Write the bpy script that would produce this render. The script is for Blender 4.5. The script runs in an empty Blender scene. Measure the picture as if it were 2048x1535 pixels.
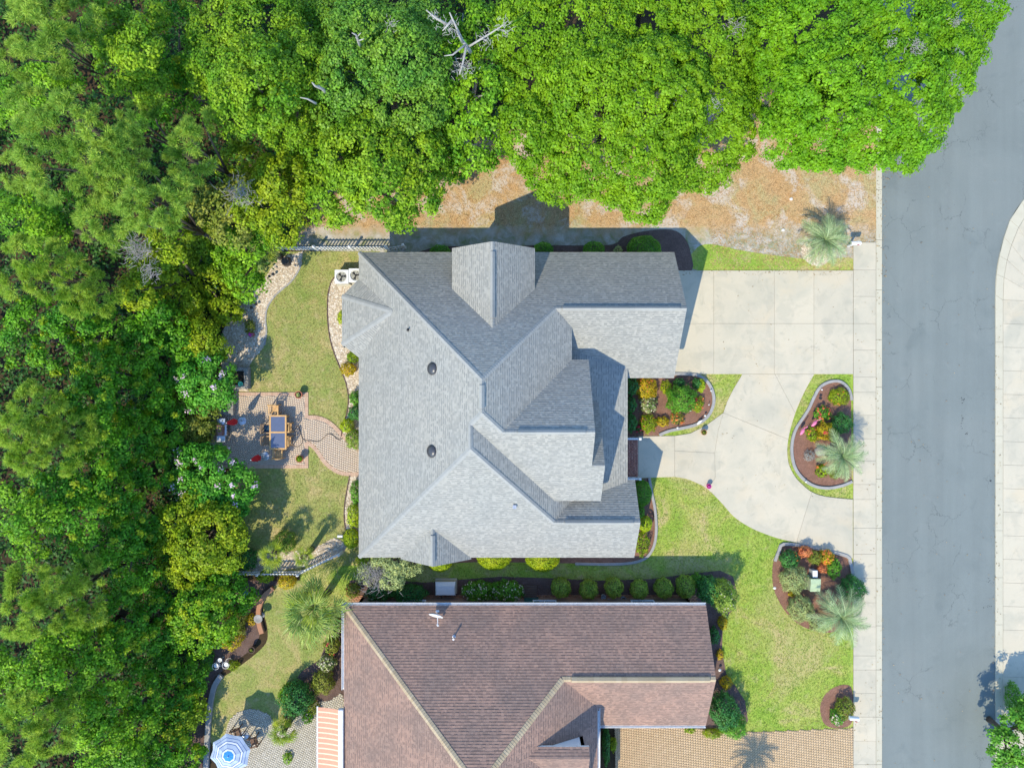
import bpy, math, random
import numpy as np
from mathutils import Vector, Matrix

# ------------------------------------------------------------------ camera
SC = bpy.context.scene
COL = SC.collection
H = 44.5                       # drone height above the ground, metres
FPX = 1422.0                   # focal length in photo pixels (2048 wide)
cam = bpy.data.cameras.new('camera'); cam_o = bpy.data.objects.new('camera', cam)
COL.objects.link(cam_o); cam_o.location = (0, 0, H)
cam.sensor_width = 36.0; cam.lens = 36.0 * FPX / 2048.0
cam.clip_start = 0.5; cam.clip_end = 2000.0
SC.camera = cam_o
# ------------------------------------------------------------------ sky and sun
SUN = Vector((-0.47, -0.71, 1.0)).normalized()
w = bpy.data.worlds.new('World'); SC.world = w; w.use_nodes = True
nt = w.node_tree; bg = nt.nodes['Background']
sky = nt.nodes.new('ShaderNodeTexSky'); sky.sky_type = 'NISHITA'; sky.sun_disc = False
sky.sun_elevation = math.asin(SUN.z); sky.sun_rotation = math.atan2(SUN.x, SUN.y) % (2 * math.pi)
sky.ozone_density = 4.5; sky.dust_density = 0.0
hs = nt.nodes.new('ShaderNodeHueSaturation'); hs.inputs['Saturation'].default_value = 1.04   # a deep clear summer blue
nt.links.new(sky.outputs[0], hs.inputs['Color']); nt.links.new(hs.outputs[0], bg.inputs[0]); bg.inputs[1].default_value = 0.15
sl = bpy.data.lights.new('sun', 'SUN'); sl.energy = 2.05; sl.angle = math.radians(0.55); sl.color = (1.0, 0.91, 0.69)
so = bpy.data.objects.new('sun', sl); COL.objects.link(so); so.location = SUN * 80
so.rotation_euler = (-SUN).to_track_quat('-Z', 'Y').to_euler()
SC.view_settings.view_transform = 'Standard'; SC.view_settings.look = 'None'
SC.view_settings.exposure = 1.52; SC.view_settings.gamma = 1.0
SC.cycles.max_bounces = 6; SC.cycles.diffuse_bounces = 3; SC.cycles.transmission_bounces = 4
SC.cycles.transparent_max_bounces = 6

random.seed(7)
RNG = np.random.default_rng(11)

# ------------------------------------------------------------------ measuring
def sc_(z=0.0): return FPX / (H - z)
def P(px, py, z=0.0):
    s = sc_(z); return Vector(((px - 1024.0) / s, (767.5 - py) / s, z))
def PL(pts, z=0.0): return [P(x, y, z).to_2d() for x, y in pts]

# ------------------------------------------------------------------ materials
def new_mat(name):
    m = bpy.data.materials.new(name); m.use_nodes = True
    n = m.node_tree; b = n.nodes['Principled BSDF']
    return m, n, b
ALB = 0.82
def rgb(c): return (c[0], c[1], c[2], 1.0)
def alb(stops): return [(q, [x * ALB for x in c]) for q, c in stops]
def ramp(n, stops):
    r = n.nodes.new('ShaderNodeValToRGB'); e = r.color_ramp.elements
    while len(e) < len(stops): e.new(0.5)
    for i, (p, c) in enumerate(stops): e[i].position = p; e[i].color = rgb(c)
    return r
def noise_tex(n, coord, scale, detail=4, rough=0.6, dist=0.0):
    t = n.nodes.new('ShaderNodeTexNoise'); t.inputs['Scale'].default_value = scale
    t.inputs['Detail'].default_value = detail; t.inputs['Roughness'].default_value = rough
    t.inputs['Distortion'].default_value = dist
    n.links.new(coord, t.inputs['Vector']); return t
def mixc(n, fac, a, b, mode='MIX'):
    m = n.nodes.new('ShaderNodeMix'); m.data_type = 'RGBA'; m.blend_type = mode
    for sock, v in ((m.inputs[0], fac), (m.inputs[6], a), (m.inputs[7], b)):
        if hasattr(v, 'links') or hasattr(v, 'is_linked'): n.links.new(v, sock)
        elif isinstance(v, (int, float)): sock.default_value = v
        else: sock.default_value = rgb(v)
    return m.outputs[2]
def wpos(n): return n.nodes.new('ShaderNodeNewGeometry').outputs['Position']
def plain(name, c, rough=0.6, metal=0.0, var=0.12, scale=6.0, spec=0.3):
    m, n, b = new_mat(name)
    g = n.nodes.new('ShaderNodeTexCoord').outputs['Object']
    t = noise_tex(n, g, scale, 3)
    r = ramp(n, alb([(0.3, [x * (1 - var) for x in c]), (0.7, [min(1, x * (1 + var)) for x in c])]))
    n.links.new(t.outputs[0], r.inputs[0]); n.links.new(r.outputs[0], b.inputs['Base Color'])
    b.inputs['Roughness'].default_value = rough; b.inputs['Metallic'].default_value = metal
    b.inputs['Specular IOR Level'].default_value = spec
    return m
def ground_mat(name, stops, scale, fine, fine_scale, rough=0.95, bump=0.3, extra=None, bscale=None, dist=0.4, slab=0.0, stretch=None, cracks=None):
    """large patches (stops over a noise) times fine speckle"""
    m, n, b = new_mat(name); g = wpos(n)
    t = noise_tex(n, g, scale, 5, 0.62, dist); r = ramp(n, alb(stops)); n.links.new(t.outputs[0], r.inputs[0])
    f = noise_tex(n, g, fine_scale, 4, 0.75)
    fr = ramp(n, [(0.28, (1 - fine,) * 3), (0.72, (1 + fine,) * 3)]); n.links.new(f.outputs[0], fr.inputs[0])
    c = mixc(n, 1.0, r.outputs[0], fr.outputs[0], 'MULTIPLY')
    if extra:
        for (col, sc, lo, hi, amt) in extra:
            e = noise_tex(n, g, sc, 4, 0.6, 0.5)
            er = ramp(n, [(lo, (0, 0, 0)), (hi, (amt,) * 3)]); n.links.new(e.outputs[0], er.inputs[0])
            c = mixc(n, er.outputs[0], c, [x * ALB for x in col])
    if stretch:      # wear drawn out along one direction
        mp = n.nodes.new('ShaderNodeMapping'); mp.inputs['Scale'].default_value = stretch[0]; n.links.new(g, mp.inputs[0])
        e = noise_tex(n, mp.outputs[0], 1.0, 4, 0.6); er = ramp(n, [(0.35, (stretch[1],) * 3), (0.65, (stretch[2],) * 3)]); n.links.new(e.outputs[0], er.inputs[0])
        c = mixc(n, 1.0, c, er.outputs[0], 'MULTIPLY')
    if cracks:
        dn = noise_tex(n, g, 1.2, 4, 0.7); ad = n.nodes.new('ShaderNodeVectorMath'); ad.operation = 'ADD'; n.links.new(g, ad.inputs[0]); n.links.new(dn.outputs[1], ad.inputs[1])
        vo = n.nodes.new('ShaderNodeTexVoronoi'); vo.feature = 'DISTANCE_TO_EDGE'; vo.inputs['Scale'].default_value = cracks[0]; n.links.new(ad.outputs[0], vo.inputs['Vector'])
        vr = ramp(n, [(0.0, (cracks[2],) * 3), (cracks[1], (1, 1, 1))]); n.links.new(vo.outputs['Distance'], vr.inputs[0])
        ms = noise_tex(n, g, 0.35, 2); mr = ramp(n, [(0.52, (0, 0, 0)), (0.6, (1, 1, 1))]); n.links.new(ms.outputs[0], mr.inputs[0])
        c = mixc(n, mr.outputs[0], c, mixc(n, 1.0, c, vr.outputs[0], 'MULTIPLY'))
    if slab:
        oi = n.nodes.new('ShaderNodeObjectInfo'); sr = ramp(n, [(0, (1 - slab,) * 3), (1, (1 + slab, 1 + slab * .9, 1 + slab * .7))]); n.links.new(oi.outputs['Random'], sr.inputs[0]); c = mixc(n, 1.0, c, sr.outputs[0], 'MULTIPLY')
    n.links.new(c, b.inputs['Base Color']); b.inputs['Roughness'].default_value = rough
    b.inputs['Specular IOR Level'].default_value = 0.15
    if bump:
        bp = n.nodes.new('ShaderNodeBump'); bp.inputs['Strength'].default_value = bump; bp.inputs['Distance'].default_value = 0.05
        n.links.new(f.outputs[0], bp.inputs['Height']); n.links.new(bp.outputs[0], b.inputs['Normal'])
    return m
def island_mat(name, stops, rough=0.9, patch=None, spec=0.2):
    """one colour for each loose piece of a mesh, plus a slow patchy drift"""
    m, n, b = new_mat(name); g = n.nodes.new('ShaderNodeNewGeometry')
    r = ramp(n, alb(stops)); n.links.new(g.outputs['Random Per Island'], r.inputs[0]); c = r.outputs[0]
    f = noise_tex(n, g.outputs['Position'], 40, 2); fr = ramp(n, [(0.3, (0.92,) * 3), (0.7, (1.08,) * 3)])
    n.links.new(f.outputs[0], fr.inputs[0]); c = mixc(n, 1.0, c, fr.outputs[0], 'MULTIPLY')
    if patch:
        t = noise_tex(n, g.outputs['Position'], patch[0], 3); pr = ramp(n, [(0.35, patch[1]), (0.65, patch[2])])
        n.links.new(t.outputs[0], pr.inputs[0]); c = mixc(n, 1.0, c, pr.outputs[0], 'MULTIPLY')
    n.links.new(c, b.inputs['Base Color']); b.inputs['Roughness'].default_value = rough
    b.inputs['Specular IOR Level'].default_value = spec
    return m
LEAFM = {}
def leaf_mat(name, c, c2, trans=0.35, vary=0.35, scale=0.5, spec=0.25, rough=0.5):
    if name in LEAFM: return LEAFM[name]
    m, n, b = new_mat(name); g = n.nodes.new('ShaderNodeNewGeometry')
    t = noise_tex(n, g.outputs['Position'], scale, 3)
    r = ramp(n, [(0.36, c), (0.64, c2)]); n.links.new(t.outputs[0], r.inputs[0])
    v = ramp(n, [(0.0, (1 - vary,) * 3), (0.85, (1 + vary * 0.6,) * 3), (1.0, (1 + vary * 1.3, 1 + vary, 1 + vary))])
    n.links.new(g.outputs['Random Per Island'], v.inputs[0])
    col = mixc(n, 1.0, r.outputs[0], v.outputs[0], 'MULTIPLY')
    n.links.new(col, b.inputs['Base Color']); b.inputs['Roughness'].default_value = rough
    b.inputs['Specular IOR Level'].default_value = spec
    tr = n.nodes.new('ShaderNodeBsdfTranslucent'); n.links.new(col, tr.inputs[0])
    mx = n.nodes.new('ShaderNodeMixShader'); mx.inputs[0].default_value = trans
    n.links.new(b.outputs[0], mx.inputs[1]); n.links.new(tr.outputs[0], mx.inputs[2])
    n.links.new(mx.outputs[0], n.nodes['Material Output'].inputs[0])
    LEAFM[name] = m; return m

# ------------------------------------------------------------------ objects
def tag(o, label=None, cat=None, group=None, kind=None):
    if label: o['label'] = label
    if cat: o['category'] = cat
    if group: o['group'] = group
    if kind: o['kind'] = kind
    return o
def thing(name, loc, label, cat, group=None, rz=0.0):
    o = bpy.data.objects.new(name, None); COL.objects.link(o); o.empty_display_size = 0.2
    o.location = loc; o.rotation_euler = (0, 0, rz)
    return tag(o, label, cat, group)
def obj(name, me, parent=None, loc=None, rot=None, scale=None):
    o = bpy.data.objects.new(name, me); COL.objects.link(o)
    if parent: o.parent = parent
    if loc is not None: o.location = loc
    if rot is not None: o.rotation_euler = rot
    if scale is not None: o.scale = scale if hasattr(scale, '__len__') else (scale,) * 3
    return o
def np_mesh(name, v, faces_idx, n_per, mat, smooth=False):
    """v (n,3) float array, faces_idx flat ints, n_per corners for every face"""
    me = bpy.data.meshes.new(name); v = np.ascontiguousarray(v, dtype=np.float32)
    nf = len(faces_idx) // n_per
    me.vertices.add(len(v)); me.vertices.foreach_set('co', v.ravel())
    me.loops.add(nf * n_per); me.loops.foreach_set('vertex_index', np.asarray(faces_idx, dtype=np.int32))
    me.polygons.add(nf); me.polygons.foreach_set('loop_start', np.arange(nf, dtype=np.int32) * n_per)
    me.update(calc_edges=True)
    if smooth: me.polygons.foreach_set('use_smooth', np.ones(nf, dtype=bool))
    if mat: me.materials.append(mat)
    return me
class MB:
    def __init__(s): s.v = []; s.f = []; s.mi = []
    def add(s, vs, fs, mi=0):
        o = len(s.v); s.v += [tuple(x) for x in vs]
        for f in fs: s.f.append([i + o for i in f]); s.mi.append(mi)
    def box(s, x0, x1, y0, y1, z0, z1, mi=0, M=None):
        vs = [Vector((x, y, z)) for z in (z0, z1) for x, y in ((x0, y0), (x1, y0), (x1, y1), (x0, y1))]
        if M: vs = [M @ q for q in vs]
        s.add(vs, [(3, 2, 1, 0), (4, 5, 6, 7), (0, 1, 5, 4), (1, 2, 6, 5), (2, 3, 7, 6), (3, 0, 4, 7)], mi); return s
    def bbox(s, x0, x1, y0, y1, z0, z1, b=0.02, mi=0, M=None):
        """box with a chamfered top"""
        vs = [Vector(q) for q in ((x0, y0, z0), (x1, y0, z0), (x1, y1, z0), (x0, y1, z0), (x0, y0, z1 - b), (x1, y0, z1 - b), (x1, y1, z1 - b), (x0, y1, z1 - b),
                                  (x0 + b, y0 + b, z1), (x1 - b, y0 + b, z1), (x1 - b, y1 - b, z1), (x0 + b, y1 - b, z1))]
        if M: vs = [M @ q for q in vs]
        s.add(vs, [(3, 2, 1, 0), (0, 1, 5, 4), (1, 2, 6, 5), (2, 3, 7, 6), (3, 0, 4, 7), (4, 5, 9, 8), (5, 6, 10, 9), (6, 7, 11, 10), (7, 4, 8, 11), (8, 9, 10, 11)], mi); return s
    def prism(s, poly, z0, z1, mi=0, bottom=True):
        if sum(poly[i - 1][0] * poly[i][1] - poly[i][0] * poly[i - 1][1] for i in range(len(poly))) < 0: poly = poly[::-1]
        n = len(poly); vs = [(q[0], q[1], z0) for q in poly] + [(q[0], q[1], z1) for q in poly]
        fs = [tuple(range(n, 2 * n))] + [(i, (i + 1) % n, n + (i + 1) % n, n + i) for i in range(n)]
        if bottom: fs.append(tuple(range(n - 1, -1, -1)))
        s.add(vs, fs, mi); return s
    def tube(s, pts, rad, n=8, mi=0, cap=True):
        pts = [Vector(q) for q in pts]; m = len(pts)
        rad = rad if hasattr(rad, '__len__') else [rad] * m
        vs = []; up = Vector((0.13, 0.21, 1)).normalized()
        for i, q in enumerate(pts):
            d = (pts[min(i + 1, m - 1)] - pts[max(i - 1, 0)]).normalized()
            a = d.cross(up)
            if a.length < 1e-3: a = d.cross(Vector((1, 0, 0)))
            a.normalize(); b = d.cross(a)
            vs += [q + (a * math.cos(2 * math.pi * k / n) + b * math.sin(2 * math.pi * k / n)) * rad[i] for k in range(n)]
        fs = [(i * n + k, i * n + (k + 1) % n, (i + 1) * n + (k + 1) % n, (i + 1) * n + k) for i in range(m - 1) for k in range(n)]
        if cap: fs += [tuple(range(n - 1, -1, -1)), tuple((m - 1) * n + k for k in range(n))]
        s.add(vs, fs, mi); return s
    def lathe(s, prof, n=16, c=(0, 0, 0), mi=0, cap=True, M=None):
        vs = []
        for r, z in prof: vs += [Vector((c[0] + r * math.cos(2 * math.pi * k / n), c[1] + r * math.sin(2 * math.pi * k / n), c[2] + z)) for k in range(n)]
        if M: vs = [M @ q for q in vs]
        m = len(prof)
        fs = [(i * n + k, i * n + (k + 1) % n, (i + 1) * n + (k + 1) % n, (i + 1) * n + k) for i in range(m - 1) for k in range(n)]
        if cap: fs += [tuple(range(n - 1, -1, -1)), tuple((m - 1) * n + k for k in range(n))]
        s.add(vs, fs, mi); return s
    def mesh(s, name, mat, smooth=False):
        me = bpy.data.meshes.new(name); me.from_pydata(s.v, [], s.f); me.update()
        for m in (mat if isinstance(mat, (list, tuple)) else [mat]): me.materials.append(m)
        if any(s.mi): me.polygons.foreach_set('material_index', s.mi)
        if smooth: me.polygons.foreach_set('use_smooth', [True] * len(me.polygons))
        return me
    def build(s, name, mat, parent=None, smooth=False, loc=None, rot=None):
        return obj(name, s.mesh(name, mat, smooth), parent, loc, rot)

# ------------------------------------------------------------------ plan helpers
def smooth_line(pts, k=6, closed=False):
    """Catmull-Rom through plan points"""
    pts = [Vector(q) for q in pts]; n = len(pts); out = []
    rng = range(n) if closed else range(n - 1)
    for i in rng:
        g = (lambda j: pts[j % n]) if closed else (lambda j: pts[min(max(j, 0), n - 1)])
        a, b, c, d = g(i - 1), g(i), g(i + 1), g(i + 2)
        for j in range(k):
            t = j / k
            out.append(0.5 * ((2 * b) + (c - a) * t + (2 * a - 5 * b + 4 * c - d) * t * t + (3 * b - a - 3 * c + d) * t ** 3))
    if not closed: out.append(pts[-1])
    return out
def inset(poly, d):
    if sum(poly[i - 1][0] * poly[i][1] - poly[i][0] * poly[i - 1][1] for i in range(len(poly))) < 0: poly = poly[::-1]
    n = len(poly); out = []
    for i in range(n):
        a, b, c = Vector(poly[i - 1]), Vector(poly[i]), Vector(poly[(i + 1) % n])
        e1 = (b - a).normalized(); e2 = (c - b).normalized()
        n1 = Vector((-e1.y, e1.x)); n2 = Vector((-e2.y, e2.x)); m = n1 + n2
        if m.length < 1e-4: out.append(b + n1 * d); continue
        m.normalize(); out.append(b + m * d / max(0.4, m.dot(n1)))
    return out
def in_poly(x, y, poly):
    """vectorised point in polygon"""
    r = np.zeros(len(x), dtype=bool); n = len(poly); j = n - 1
    for i in range(n):
        xi, yi = poly[i][0], poly[i][1]; xj, yj = poly[j][0], poly[j][1]
        if yi != yj:
            c = ((yi > y) != (yj > y)) & (x < (xj - xi) * (y - yi) / (yj - yi) + xi); r ^= c
        j = i
    return r
def sheet(name, poly, z, mat, kind='structure', thick=0.0, parent=None):
    b = MB()
    if thick: b.prism(poly, z - thick, z, bottom=False)
    else:
        if sum(poly[i - 1][0] * poly[i][1] - poly[i][0] * poly[i - 1][1] for i in range(len(poly))) < 0: poly = poly[::-1]
        b.add([(q[0], q[1], z) for q in poly], [tuple(range(len(poly)))])
    o = b.build(name, mat, parent)
    if kind: o['kind'] = kind
    return o
def strip_poly(line, w):
    """left and right offset lines of a plan line"""
    L, R = [], []
    n = len(line)
    for i in range(n):
        d = (line[min(i + 1, n - 1)] - line[max(i - 1, 0)]).normalized(); q = Vector((-d.y, d.x)) * w * 0.5
        L.append(line[i] + q); R.append(line[i] - q)
    return L, R
def curb(name, line, width, h, mat, z0=0.0, b=0.02, parent=None):
    L, R = strip_poly(line, width); Li, Ri = strip_poly(line, width - 2 * b); n = len(line); vs = []
    for i in range(n):
        vs += [(L[i].x, L[i].y, z0), (L[i].x, L[i].y, z0 + h - b), (Li[i].x, Li[i].y, z0 + h), (Ri[i].x, Ri[i].y, z0 + h), (R[i].x, R[i].y, z0 + h - b), (R[i].x, R[i].y, z0)]
    fs = [(i * 6 + k, i * 6 + k + 1, (i + 1) * 6 + k + 1, (i + 1) * 6 + k) for i in range(n - 1) for k in range(5)]
    fs += [(5, 4, 3, 2, 1, 0), tuple((n - 1) * 6 + k for k in range(6))]
    m = MB(); m.add(vs, fs); return m.build(name, mat, parent)
# ================================================================== GROUND
M = {}
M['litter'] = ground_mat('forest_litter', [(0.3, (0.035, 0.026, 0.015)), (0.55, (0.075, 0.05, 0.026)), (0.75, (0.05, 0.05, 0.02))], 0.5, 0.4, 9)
M['straw'] = ground_mat('pine_straw_ground', [(0.30, (0.50, 0.30, 0.14)), (0.48, (0.52, 0.34, 0.17)), (0.62, (0.44, 0.37, 0.18)), (0.8, (0.52, 0.39, 0.21))], 0.42, 0.5, 14, dist=1.0,
                        extra=[((0.58, 0.50, 0.42), 0.55, 0.51, 0.60, 0.85), ((0.20, 0.26, 0.06), 0.33, 0.60, 0.72, 0.5)])
M['lawn_back'] = ground_mat('dry_lawn', [(0.28, (0.22, 0.29, 0.065)), (0.50, (0.32, 0.33, 0.10)), (0.60, (0.41, 0.355, 0.14)), (0.72, (0.51, 0.40, 0.20))], 0.6, 0.34, 9, dist=0.9, extra=[((0.46, 0.38, 0.20), 1.8, 0.55, 0.70, 0.6), ((0.17, 0.27, 0.06), 2.2, 0.58, 0.72, 0.5)])
M['lawn'] = ground_mat('green_lawn', [(0.28, (0.21, 0.345, 0.04)), (0.46, (0.29, 0.40, 0.06)), (0.57, (0.37, 0.41, 0.09)), (0.67, (0.49, 0.40, 0.18))], 0.45, 0.36, 9, dist=0.9, extra=[((0.50, 0.40, 0.19), 0.22, 0.52, 0.64, 0.65), ((0.44, 0.38, 0.18), 1.6, 0.56, 0.70, 0.6), ((0.13, 0.26, 0.03), 2.2, 0.58, 0.72, 0.5)])
M['mulch'] = ground_mat('brown_mulch', [(0.3, (0.22, 0.115, 0.08)), (0.7, (0.31, 0.165, 0.115))], 2.0, 0.45, 22, bump=0.8)
M['dark_mulch'] = ground_mat('dark_mulch', [(0.3, (0.13, 0.085, 0.072)), (0.7, (0.19, 0.125, 0.105))], 2.0, 0.45, 22, bump=0.8)
M['gravel_base'] = ground_mat('pebble_base', [(0.3, (0.42, 0.33, 0.23)), (0.7, (0.54, 0.44, 0.33))], 3.0, 0.45, 25, bump=0.8)
M['asphalt'] = ground_mat('aged_asphalt', [(0.25, (0.185, 0.208, 0.196)), (0.5, (0.203, 0.228, 0.214)), (0.78, (0.225, 0.245, 0.227))], 0.22, 0.10, 34, rough=0.9, bump=0.2,
                          extra=[((0.13, 0.155, 0.15), 0.5, 0.58, 0.78, 0.4), ((0.27, 0.285, 0.27), 1.3, 0.6, 0.75, 0.3), ((0.10, 0.11, 0.11), 5.0, 0.70, 0.76, 0.5)], stretch=((1.1, 0.06, 1), 0.95, 1.04), cracks=(0.55, 0.014, 0.66))
M['concrete'] = ground_mat('aged_concrete', [(0.25, (0.53, 0.475, 0.365)), (0.5, (0.575, 0.51, 0.385)), (0.75, (0.61, 0.53, 0.395))], 0.3, 0.06, 30, rough=0.9, bump=0.12,
                           extra=[((0.42, 0.40, 0.315), 0.4, 0.48, 0.70, 0.55), ((0.62, 0.51, 0.35), 0.35, 0.54, 0.70, 0.55), ((0.34, 0.33, 0.27), 1.5, 0.60, 0.74, 0.45), ((0.38, 0.36, 0.285), 0.9, 0.53, 0.62, 0.28)], slab=0.035, cracks=(0.45, 0.008, 0.8))
M['kerb'] = ground_mat('kerb_concrete', [(0.3, (0.52, 0.47, 0.35)), (0.7, (0.58, 0.53, 0.40))], 0.9, 0.07, 30, rough=0.9, bump=0.1)
M['edging'] = ground_mat('edging_concrete', [(0.3, (0.31, 0.30, 0.285)), (0.7, (0.41, 0.39, 0.37))], 2.5, 0.18, 30, rough=0.9, bump=0.2)
M['joint'] = plain('joint_dirt', (0.37, 0.325, 0.24), 0.95)
M['joint3'] = plain('pale_joint_sand', (0.52, 0.42, 0.32), 0.95)
M['joint2'] = plain('tan_joint_sand', (0.49, 0.345, 0.20), 0.95)
M['paver'] = island_mat('tan_pavers', [(0.0, (0.55, 0.44, 0.335)), (0.4, (0.575, 0.465, 0.36)), (0.7, (0.58, 0.45, 0.34)), (1.0, (0.605, 0.50, 0.39))])
M['border'] = island_mat('salmon_border_bricks', [(0.0, (0.52, 0.34, 0.24)), (0.5, (0.58, 0.39, 0.28)), (1.0, (0.61, 0.43, 0.31))])
M['drive_paver'] = island_mat('ochre_pavers', [(0.0, (0.51, 0.36, 0.21)), (0.5, (0.545, 0.385, 0.225)), (1.0, (0.58, 0.415, 0.25))])
M['brick'] = island_mat('red_bricks', [(0.0, (0.36, 0.16, 0.12)), (0.5, (0.42, 0.20, 0.15)), (1.0, (0.47, 0.25, 0.19))])
M['terra'] = island_mat('terracotta_pavers', [(0.0, (0.36, 0.17, 0.10)), (0.5, (0.44, 0.22, 0.13)), (1.0, (0.50, 0.28, 0.17))])
M['paver2'] = island_mat('pale_pavers', [(0.0, (0.47, 0.42, 0.33)), (0.5, (0.53, 0.47, 0.37)), (1.0, (0.58, 0.52, 0.42))])
M['pebble'] = island_mat('river_pebbles', [(0.0, (0.42, 0.33, 0.23)), (0.25, (0.62, 0.52, 0.38)), (0.5, (0.70, 0.62, 0.50)), (0.75, (0.60, 0.45, 0.31)), (1.0, (0.80, 0.75, 0.66))], rough=0.7)
M['stone'] = ground_mat('wall_stone', [(0.3, (0.25, 0.235, 0.21)), (0.7, (0.40, 0.37, 0.32))], 5.0, 0.2, 30, bump=0.6)

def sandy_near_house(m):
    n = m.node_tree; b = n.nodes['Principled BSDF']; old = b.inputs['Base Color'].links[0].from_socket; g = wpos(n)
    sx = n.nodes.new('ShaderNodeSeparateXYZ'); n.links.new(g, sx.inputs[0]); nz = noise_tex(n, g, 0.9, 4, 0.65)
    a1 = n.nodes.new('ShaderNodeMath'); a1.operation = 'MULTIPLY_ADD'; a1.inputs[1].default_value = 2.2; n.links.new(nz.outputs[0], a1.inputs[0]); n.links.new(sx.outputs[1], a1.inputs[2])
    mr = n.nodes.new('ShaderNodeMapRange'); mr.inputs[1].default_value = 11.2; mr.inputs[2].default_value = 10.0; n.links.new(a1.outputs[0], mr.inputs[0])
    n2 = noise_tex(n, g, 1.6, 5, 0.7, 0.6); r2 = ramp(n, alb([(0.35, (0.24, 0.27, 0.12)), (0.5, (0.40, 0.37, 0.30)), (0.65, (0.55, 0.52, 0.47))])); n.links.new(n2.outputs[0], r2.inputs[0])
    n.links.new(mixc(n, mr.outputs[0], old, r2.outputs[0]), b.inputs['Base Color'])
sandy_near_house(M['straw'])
S_ = 'structure'
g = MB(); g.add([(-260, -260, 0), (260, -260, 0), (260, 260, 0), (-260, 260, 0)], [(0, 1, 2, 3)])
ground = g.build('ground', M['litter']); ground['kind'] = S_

# open straw lot above the grey house
straw_poly = smooth_line(PL([(585, 500), (600, 450), (640, 400), (800, 330), (960, 260), (1200, 230), (1500, 240), (1720, 200), (1752, 200), (1752, 541), (1350, 541), (1350, 560), (900, 560), (700, 505)]), 3, True)
straw_poly = PL([(585, 500), (600, 440), (650, 380), (800, 310), (960, 240), (1200, 180), (1500, 180), (1752, 120), (1752, 541), (1340, 541), (1340, 560), (900, 560), (700, 503)])
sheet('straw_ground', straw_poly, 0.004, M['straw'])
# lawns
back_poly = PL([(470, 503), (760, 503), (760, 1130), (690, 1130), (605, 1150), (455, 1150), (470, 800)])
sheet('back_lawn', back_poly, 0.011, M['lawn_back'])
front_poly = PL([(690, 1110), (760, 1060), (1250, 1060), (1250, 745), (1706, 745), (1706, 1462), (1400, 1462), (1400, 1300), (600, 1300), (600, 1150)])
sheet('front_lawn', front_poly, 0.008, M['lawn'])
nb_poly = smooth_line(PL([(560, 1165), (600, 1160), (650, 1180), (690, 1215), (690, 1300), (640, 1345), (600, 1380), (590, 1420), (575, 1450), (500, 1480), (425, 1490), (425, 1420), (440, 1362), (470, 1338), (505, 1312), (532, 1285), (535, 1255), (526, 1215), (534, 1184)]), 4, True)
sheet('neighbour_lawn', nb_poly, 0.014, M['lawn_back'])
lot_green = smooth_line(PL([(1395, 541), (1390, 500), (1420, 488), (1480, 500), (1560, 512), (1640, 520), (1700, 515), (1702, 541)]), 4, True)
sheet('verge_grass', lot_green, 0.008, M['lawn'])

# ------------------------------------------------------------------ road, kerbs, pavements
road_r = smooth_line(PL([(2110, 330), (2075, 365), (2048, 398), (2030, 422), (2016, 450), (2006, 480), (1998, 512), (1992, 548), (1990, 590), (1990, 640)]), 4)
road_poly = [P(1763, -260).to_2d(), P(2110, -260).to_2d(), P(2110, 200).to_2d()] + road_r + [P(1990, 1800).to_2d(), P(1763, 1800).to_2d()]
sheet('road', road_poly, 0.012, M['asphalt'])
sheet('pavement_base', PL([(1980, 560), (1980, 1700), (2140, 1700), (2140, 340), (2095, 350), (2040, 412), (2005, 490)]), 0.008, M['kerb'])
# left gutter band in cast lengths
lk = tag(bpy.data.objects.new('kerb', None), kind=S_); COL.objects.link(lk)
js = [-200, -100, 0, 95, 190, 285, 380, 480, 580, 679, 774, 867, 957, 1055, 1155, 1250, 1338, 1432, 1527, 1620, 1720]
for a, b_ in zip(js[:-1], js[1:]):
    q = PL([(1751.6, a + .35), (1763, a + .35), (1763, b_ - .35), (1751.6, b_ - .35)])
    m = MB(); m.prism(q, -0.02, 0.055); m.build('kerb_length', M['kerb'], lk)
rk = tag(bpy.data.objects.new('kerb', None), kind=S_); COL.objects.link(rk)
rk_in = [(2130, 345), (2085, 385), (2055, 425), (2036, 455), (2022, 490), (2013, 520), (2007, 555), (2005, 600)]
rk_out = [(2110, 330), (2075, 365), (2042, 405), (2019, 440), (2007, 475), (1998, 512), (1992, 548), (1990, 590)]
for i in range(len(rk_in) - 1):
    q = inset(PL([rk_out[i], rk_in[i], rk_in[i + 1], rk_out[i + 1]]), 0.008)
    m = MB(); m.prism(q, -0.02, 0.05); m.build('kerb_length', M['kerb'], rk)
for k in range(13):
    q = inset(PL([(1990, 590 + 94 * k), (2005, 590 + 94 * k + (10 if k == 0 else 0)), (2005, 684 + 94 * k), (1990, 684 + 94 * k)]), 0.008)
    m = MB(); m.prism(q, -0.02, 0.05); m.build('kerb_length', M['kerb'], rk)
def slab_set(name, polys, z=0.06, base=None):
    o = tag(bpy.data.objects.new(name, None), kind=S_); COL.objects.link(o)
    for i, q in enumerate(polys):
        m = MB(); m.prism(inset(q, 0.007), z - 0.05, z + random.uniform(-.004, .004)); m.build('slab', M['concrete'], o)
    if base: sheet('joint_bed', base, z - 0.03, M['joint'], None, parent=o)
    return o
sj = [485, 540, 593, 647, 700, 754, 784, 830, 877, 921, 968, 998, 1055, 1107, 1155, 1204, 1252, 1310, 1338, 1385, 1432, 1480, 1527, 1580]
slab_set('pavement', [PL([(1706, a), (1751, a), (1751, b_), (1706, b_)]) for a, b_ in zip(sj[:-1], sj[1:])], base=PL([(1706.5, 486), (1751, 486), (1751, 1575), (1706.5, 1575)]))
rp = []
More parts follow.
